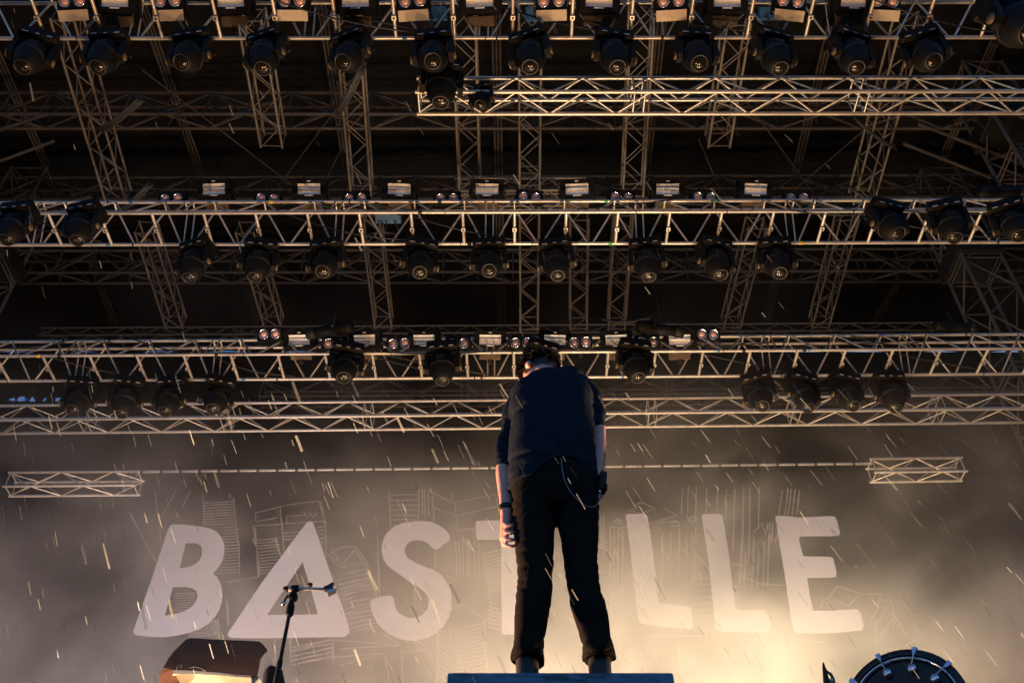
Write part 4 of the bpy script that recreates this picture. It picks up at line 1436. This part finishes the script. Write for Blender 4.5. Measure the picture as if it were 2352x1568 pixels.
link('collar', lathe_me('collar', [(0.014, -0.018), (0.017, -0.014), (0.017, 0.014), (0.014, 0.018)], M_BLACK, 12, 'X'), ms, P(678, 1351, YM) - foot)
link('knob', lathe_me('knob', [(0.004, -0.02), (0.004, 0.0), (0.012, 0.002), (0.012, 0.012), (0.006, 0.014)], M_BLACK, 10), ms, P(712, 1345, YM) - foot)
# wing lever at the left of the joint
lv = [P(670, 1370, YM) - foot, P(660, 1368, YM) - foot, P(655, 1376, YM) - foot, P(652, 1384, YM) - foot]
link('wing_lever', sweep_me('wing_lever', lv, [0.006, 0.007, 0.005, 0.005], M_BLACK, 8), ms)
link('lever_knob', lathe_me('lever_knob', [(0.004, -0.01), (0.011, -0.006), (0.011, 0.006), (0.005, 0.010)], M_CHROME, 12), ms, P(651, 1386, YM) - foot)
# clip: two open jaws
jm = mat('dark clip', (0.02, 0.02, 0.035), 0.4)
for pr in ([(744, 1349), (752, 1346), (765, 1338), (768, 1341), (764, 1351), (766, 1354), (752, 1356), (745, 1355)], [(752, 1357), (766, 1353), (776, 1353), (772, 1358), (754, 1366), (752, 1362)]):
    me = poly_me('clip_jaw', [[(P(a, b, YM).x - foot.x, P(a, b, YM).z - foot.z) for a, b in pr]], lambda x, z: (x, -0.012, z), jm if pr[0][0] == 744 else M_ALU, 0.026)
    link('clip_jaw', me, ms)

# ------------------------------------------------------------------ covered keyboard rig at lower left
YK = 4.6
VK = zv(380, 1420, 4.704)
M_HOOD = mat('warm-tinted hood board', (0.13, 0.052, 0.024), 0.85, vary=0.25, scale=6, bump=0.1, bump_scale=60)  # brown strengthened to carry the warm light from inside
M_PANEL = mat('pale inner panel', (0.72, 0.58, 0.42), 0.45, vary=0.15, scale=4)
M_PLASTIC = mat('clear plastic cover', (0.55, 0.53, 0.52), 0.25, vary=0.4, scale=9)
pl = M_PLASTIC.node_tree.nodes['Principled BSDF']
pl.inputs['Alpha'].default_value = 0.45
kc = P(500, 1568, YK)
kb = thing('hooded_keyboard', 'hooded keyboard rig with a dark tilted lid and bright interior at lower left', 'keyboard', (kc.x, YK, DECK))


def kq(zx, zy, y):
    return P(*VK(zx, zy), y) - kb.location


hood = [(430, 838), (800, 858), (1150, 872), (1250, 880), (1300, 925), (1345, 980), (1300, 1030), (1260, 1090), (1240, 1200), (1225, 1262), (1000, 1250), (780, 1222), (500, 1200), (240, 1192), (160, 1120), (190, 1060), (250, 980), (310, 920), (370, 860)]


def hood_y(zy):
    return YK + 0.25 - (zy - 838) / 424 * 0.30


bm = bmesh.new()
v0 = [bm.verts.new(kq(a, b, hood_y(b))) for a, b in hood]
tri = tessellate_polygon([[Vector((a, b, 0)) for a, b in hood]])
for t3 in tri:
    bm.faces.new([v0[i] for i in t3])
bmesh.ops.recalc_face_normals(bm, faces=bm.faces)
ex = bmesh.ops.extrude_face_region(bm, geom=list(bm.faces))
bmesh.ops.translate(bm, vec=(0, 0.02, 0.02), verts=[g_ for g_ in ex['geom'] if isinstance(g_, bmesh.types.BMVert)])
link('lid', me_bm('lid', bm, M_HOOD), kb)
# pale front lip and sloping inner panel under the lid
lip = [(240, 1196, 0.0), (520, 1203, 0.0), (790, 1226, 0.0), (1000, 1254, 0.0), (1160, 1268, 0.0)]
vs_, fs = [], []
for i, (a, b, _) in enumerate(lip):
    vs_ += [kq(a, b, hood_y(b) - 0.01), kq(a + 4, b + 44 - i * 7, hood_y(b) - 0.03), kq(a + 30, b + 330, hood_y(b) + 0.16)]
    if i:
        k = 3 * i
        fs += [(k - 3, k, k + 1, k - 2), (k - 2, k + 1, k + 2, k - 1)]
link('inner_panel', me_from('inner_panel', vs_, fs, M_PANEL, False), kb)
for s_, prs in ((0, [(160, 1120), (240, 1194), (360, 1400), (420, 1560), (250, 1560), (60, 1400), (90, 1250), (130, 1160)]), (1, [(1160, 1266), (1228, 1240), (1290, 1330), (1340, 1560), (1180, 1560), (1110, 1400)])):
    bm = bmesh.new()
    v0 = [bm.verts.new(kq(a, b, hood_y(1200) - 0.02 + (0.06 if (i in (0, 5, 6, 7) and s_ == 0) else 0))) for i, (a, b) in enumerate(prs)]
    bm.faces.new(v0)
    ex = bmesh.ops.extrude_face_region(bm, geom=list(bm.faces))
    bmesh.ops.translate(bm, vec=(0, 0.12, 0), verts=[g_ for g_ in ex['geom'] if isinstance(g_, bmesh.types.BMVert)])
    bmesh.ops.triangulate(bm, faces=bm.faces)
    link('side_board', me_bm('side_board', bm, M_HOOD if s_ == 0 else M_PANEL), kb)
# draped clear plastic on the right
vs_, fs = [], []
nn = 12
for j in range(9):
    for i in range(nn):
        s, u = i / (nn - 1), j / 8
        a = 1345 - 60 * u + s * (60 + 150 * u)
        b = 985 + 400 * u + 60 * s * (1 - u)
        w = 0.022 * noise.noise(Vector((s * 5, u * 1.3, 3))) + 0.012 * math.sin(s * 14 + u * 2)
        vs_.append(kq(a, b, YK + 0.02 + 0.15 * s + w))
for j in range(8):
    for i in range(nn - 1):
        k = j * nn + i
        fs.append((k, k + 1, k + nn + 1, k + nn))
link('plastic_cover', me_from('plastic_cover', vs_, fs, M_PLASTIC, True), kb)
bm = bmesh.new()
loft(bm, [(kq(1380, 1170, YK + 0.12), 0.02, 0.02), (kq(1420, 1240, YK + 0.12), 0.05, 0.05), (kq(1430, 1420, YK + 0.12), 0.06, 0.06), (kq(1430, 1700, YK + 0.12), 0.06, 0.06)], 16)
link('cable_bundle', me_bm('cable_bundle', bm, M_BLACK2, True), kb)
for cpts in ([(285, 1190), (295, 1150), (325, 1122), (350, 1128), (340, 1160)], [(440, 1170), (490, 1158), (560, 1170), (630, 1205)]):
    link('wire', sweep_me('wire', [kq(a, b, hood_y(b) - 0.025) for a, b in cpts], 0.0016, M_ALU, 6), kb)
hgt = kq(700, 1500, YK).z
link('stand_body', box_me('stand_body', (0, 0.05, (hgt - 0.05) / 2), (0.42, 0.34, hgt - 0.06), M_BLACK2, 0.02), kb)
# added lamp in front of the hood, out of view, brightening its inner panel
wl = bpy.data.lights.new('panel_lamp', 'POINT')
wl.energy = 15
wl.color = (1.0, 0.70, 0.42)
wl.shadow_soft_size = 0.05
wlo = bpy.data.objects.new('panel_lamp', wl)
wlo.location = kq(480, 1440, YK - 0.34) + kb.location
COL.objects.link(wlo)

# ------------------------------------------------------------------ bass drum at lower right
YD = 4.25
M_DRUMHEAD = mat('black drum head', (0.016, 0.017, 0.020), 0.45, vary=0.2, scale=10)
M_HOOP = mat('black lacquer hoop', (0.020, 0.018, 0.017), 0.3)
dr_c = P(2052, 1622, YD)
RD = 0.275
drum = thing('bass_drum', 'black bass drum with chrome claws at the lower right corner', 'drum', (dr_c.x, YD, dr_c.z - RD))
drum.rotation_euler = (R(-8), R(9), R(-36))
cen = Vector((0, 0, RD))


def lathe_at(name, prof, m, seg=56, cap=False, parent=drum, loc=cen):
    return link(name, lathe_me(name, prof, m, seg, 'Y', cap=cap), parent, loc)


lathe_at('shell', [(RD - 0.022, 0.02), (RD - 0.022, 0.44)], M_HOOP)
lathe_at('hoop', [(RD - 0.03, -0.022), (RD - 0.004, -0.024), (RD, -0.018), (RD, 0.022), (RD - 0.004, 0.026), (RD - 0.03, 0.024)], M_HOOP)
lathe_at('hoop', [(RD - 0.03, 0.43), (RD, 0.43), (RD, 0.475), (RD - 0.03, 0.475)], M_HOOP)
lathe_at('head_rim', [(RD - 0.044, -0.006), (RD - 0.040, -0.014), (RD - 0.031, -0.014), (RD - 0.030, 0.0)], M_CHROME)
lathe_at('drum_head', [(RD - 0.030, 0.002), (RD - 0.06, -0.002), (RD * 0.5, -0.003), (0.002, -0.003)], M_DRUMHEAD, cap=True)
claw = poly_me('claw', [[(-0.007, -0.024), (0.007, -0.024), (0.015, 0.012), (0.012, 0.018), (-0.012, 0.018), (-0.015, 0.012)]], lambda a, b: (a, 0, b), M_CHROME, 0.012)
lugm = lathe_me('drum_lug', [(0.010, -0.004), (0.019, 0.0), (0.022, 0.012), (0.019, 0.024), (0.006, 0.028)], M_CHROME, 16, 'Z')
rodm = cyl_me(M_CHROME, 8)
for k in range(10):
    a = R(90 + 18 + 36 * k - 36 + 4)
    n_ = Vector((math.cos(a), 0, math.sin(a)))
    ry = -(a - math.pi / 2)
    c1 = link('claw', claw, drum, cen + n_ * (RD - 0.010) + Vector((0, -0.034, 0)), (0, ry, 0))
    c1.scale = (0.8, 0.8, 0.8)
    r1 = link('tension_rod', rodm, drum, cen + n_ * (RD - 0.030) + Vector((0, -0.036, 0)), (0, 0, 0))
    r1.rotation_mode = 'QUATERNION'
    r1.rotation_quaternion = (-n_ + Vector((0, 0.05, 0))).to_track_quat('Z', 'Y')
    r1.scale = (0.0028, 0.0028, 0.05)
    link('drum_lug', lugm, drum, cen + n_ * (RD - 0.095) + Vector((0, -0.03, 0)), (R(-90), 0, 0))
spur = bar(None, (0, 0, 0), (0, 0, 1), 0.008, M_CHROME, 'spur')
spur.parent = drum
spur.location = cen + Vector((RD * 0.8, 0.06, -RD * 0.45))
spur.rotation_quaternion = Vector((0.45, -0.3, -0.8)).to_track_quat('Z', 'Y')
spur.scale = (0.008, 0.008, 0.16)
dr = thing('drum_riser', 'black platform carrying the bass drum below the lower right corner', 'riser', (dr_c.x, YD + 0.8, DECK))
hr = dr_c.z - RD - DECK
link('top', box_me('top', (0, 0, hr - 0.06), (1.9, 2.1, 0.11), M_DECK, 0.01), dr)
for sx in (-1, 1):
    for sy in (-1, 1):
        link('leg', box_me('leg', (sx * 0.85, sy * 0.95, (hr - 0.12) / 2), (0.08, 0.08, hr - 0.12), M_STEEL, 0.005), dr)

# small clip-on microphone left of the drum
cm = thing('drum_microphone', 'small dark clip-on microphone pointing up beside the bass drum', 'microphone', P(1903, 1590, 4.05))
bm = bmesh.new()
q = lambda a, b: P(a, b, 4.05) - cm.location
loft(bm, [(q(1904, 1600), 0.016, 0.016), (q(1899, 1566), 0.015, 0.014), (q(1895, 1545), 0.010, 0.010), (q(1892, 1530), 0.0065, 0.007), (q(1891, 1521), 0.003, 0.004)], 12)
link('body', me_bm('body', bm, M_BLACK2, True), cm)
link('gooseneck', sweep_me('gooseneck', [q(1893, 1530), q(1899, 1541), q(1908, 1547), q(1914, 1558), q(1918, 1575), q(1919, 1600)], [0.003, 0.005, 0.007, 0.007, 0.006, 0.005], M_BROWN, 8), cm)
link('clip', lathe_me('clip', [(0.006, -0.008), (0.011, -0.004), (0.011, 0.004), (0.006, 0.008)], M_CHROME, 10), cm, q(1909, 1562))
sp = bar(cm, P(1904, 1596, 4.05), Vector((P(1904, 1600, 4.05).x, 4.05, dr_c.z - RD)), 0.008, M_BLACK2, 'stem')

# ------------------------------------------------------------------ smoke drifting in front of the backdrop
bm = bmesh.new()
bm_box(bm, (0, 0, 0), (34, 3.1, 12.5))
sm = bpy.data.materials.new('stage smoke')
sm.use_nodes = True
st = sm.node_tree
for n_ in list(st.nodes):
    st.nodes.remove(n_)
out = st.nodes.new('ShaderNodeOutputMaterial')
pv = st.nodes.new('ShaderNodeVolumePrincipled')
pv.inputs['Color'].default_value = (0.92, 0.90, 0.88, 1)
pv.inputs['Anisotropy'].default_value = 0.25
geo = st.nodes.new('ShaderNodeNewGeometry')
mpn = st.nodes.new('ShaderNodeMapping')
mpn.inputs['Scale'].default_value = (0.55, 0.45, 0.62)
mpn.inputs['Location'].default_value = (3.1, 0.4, 1.3)
st.links.new(geo.outputs['Position'], mpn.inputs['Vector'])
nz = st.nodes.new('ShaderNodeTexNoise')
nz.inputs['Scale'].default_value = 1.0
nz.inputs['Detail'].default_value = 4.0
nz.inputs['Roughness'].default_value = 0.55
nz.inputs['Distortion'].default_value = 0.6
st.links.new(mpn.outputs['Vector'], nz.inputs['Vector'])
mr = st.nodes.new('ShaderNodeMapRange')
mr.inputs['From Min'].default_value = 0.42
mr.inputs['From Max'].default_value = 0.63
mr.inputs['To Min'].default_value = 0.05
mr.inputs['To Max'].default_value = 0.44
st.links.new(nz.outputs['Fac'], mr.inputs['Value'])
# the cloud thins out with height
sx = st.nodes.new('ShaderNodeSeparateXYZ')
st.links.new(geo.outputs['Position'], sx.inputs['Vector'])
mz = st.nodes.new('ShaderNodeMapRange')
mz.interpolation_type = 'SMOOTHSTEP'
mz.inputs['From Min'].default_value = 6.0
mz.inputs['From Max'].default_value = 12.4
mz.inputs['To Min'].default_value = 1.15
mz.inputs['To Max'].default_value = 0.045
st.links.new(sx.outputs['Z'], mz.inputs['Value'])
mu = st.nodes.new('ShaderNodeMath')
mu.operation = 'MULTIPLY'
st.links.new(mr.outputs['Result'], mu.inputs[0])
st.links.new(mz.outputs['Result'], mu.inputs[1])
# thickest where it pours out at the right of the performer
vd = st.nodes.new('ShaderNodeVectorMath')
vd.operation = 'DISTANCE'
vd.inputs[1].default_value = (2.4, 11.5, 5.8)
st.links.new(geo.outputs['Position'], vd.inputs[0])
md = st.nodes.new('ShaderNodeMapRange')
md.interpolation_type = 'SMOOTHSTEP'
md.inputs['From Min'].default_value = 0.5
md.inputs['From Max'].default_value = 7.0
md.inputs['To Min'].default_value = 2.3
md.inputs['To Max'].default_value = 0.9
st.links.new(vd.outputs['Value'], md.inputs['Value'])
mu2 = st.nodes.new('ShaderNodeMath')
mu2.operation = 'MULTIPLY'
st.links.new(mu.outputs['Value'], mu2.inputs[0])
st.links.new(md.outputs['Result'], mu2.inputs[1])
st.links.new(mu2.outputs['Value'], pv.inputs['Density'])
st.links.new(pv.outputs['Volume'], out.inputs['Volume'])
smo = link('smoke', me_bm('smoke', bm, sm), None, (0, 11.95, DECK + 0.05 + 6.25))
tag(smo, 'warm stage smoke drifting in front of the backdrop', 'smoke', None, 'stuff')

# ------------------------------------------------------------------ rain: slanting drops through the whole space
RM = bpy.data.materials.new('rain water')
RM.use_nodes = True
rt2 = RM.node_tree
for n_ in list(rt2.nodes):
    rt2.nodes.remove(n_)
ro = rt2.nodes.new('ShaderNodeOutputMaterial')
mx = rt2.nodes.new('ShaderNodeMixShader')
tp = rt2.nodes.new('ShaderNodeBsdfTransparent')
tl = rt2.nodes.new('ShaderNodeBsdfTranslucent')
tl.inputs['Color'].default_value = (0.62, 0.74, 0.72, 1)
mx.inputs['Fac'].default_value = 0.3
gi = rt2.nodes.new('ShaderNodeNewGeometry')
mi = rt2.nodes.new('ShaderNodeMapRange')
mi.inputs['To Min'].default_value = 0.06
mi.inputs['To Max'].default_value = 0.24
rt2.links.new(gi.outputs['Random Per Island'], mi.inputs['Value'])
rt2.links.new(mi.outputs['Result'], mx.inputs['Fac'])
rt2.links.new(tp.outputs['BSDF'], mx.inputs[1])
rt2.links.new(tl.outputs['BSDF'], mx.inputs[2])
rt2.links.new(mx.outputs['Shader'], ro.inputs['Surface'])
vs_, fs = [], []
rd = random.Random(5)
dirn = Vector((0.46, 0.10, -1.0)).normalized()


def drop(c, ln, r):
    ax = dirn + Vector((rd.uniform(-0.06, 0.06), rd.uniform(-0.06, 0.06), 0))
    ax.normalize()
    s1 = ax.cross(Vector((0, 1, 0))).normalized()
    s2 = ax.cross(s1)
    b0 = len(vs_)
    prof = ((-0.5, 0.35), (-0.46, 1.0), (0.46, 1.0), (0.5, 0.35))
    for (u, k) in prof:
        for q in range(4):
            a = math.pi / 2 * q
            vs_.append(c + ax * ln * u + s1 * r * k * math.cos(a) + s2 * r * k * math.sin(a))
    for j in range(3):
        for q in range(4):
            q2 = (q + 1) % 4
            fs.append((b0 + j * 4 + q, b0 + j * 4 + q2, b0 + j * 4 + 4 + q2, b0 + j * 4 + 4 + q))


for k in range(1600):
    px, py = rd.uniform(-60, W0 + 60), rd.uniform(-40, H0 + 60)
    if py < 880 and rd.random() < 0.90:
        continue
    y = rd.choice((1.6, 2.2, 2.6, 3.6, 4.5, 5.5, 6.5, 8.0, 9.5)) * rd.uniform(0.85, 1.15)
    c = P(px, py, y)
    dpt = depth(c)
    big = rd.random() < (0.10 if px < 1300 else 0.04)
    ln = dpt * (rd.uniform(0.018, 0.032) if big else rd.uniform(0.007, 0.020))
    drop(c, ln, (0.0011 * rd.uniform(1.0, 1.9) if big else 0.0011 * rd.uniform(0.3, 0.7)) * dpt ** 0.75)
ra = link('rain', me_from('rain', vs_, fs, RM, True))
tag(ra, 'slanting rain drops falling across the stage', 'rain', None, 'stuff')
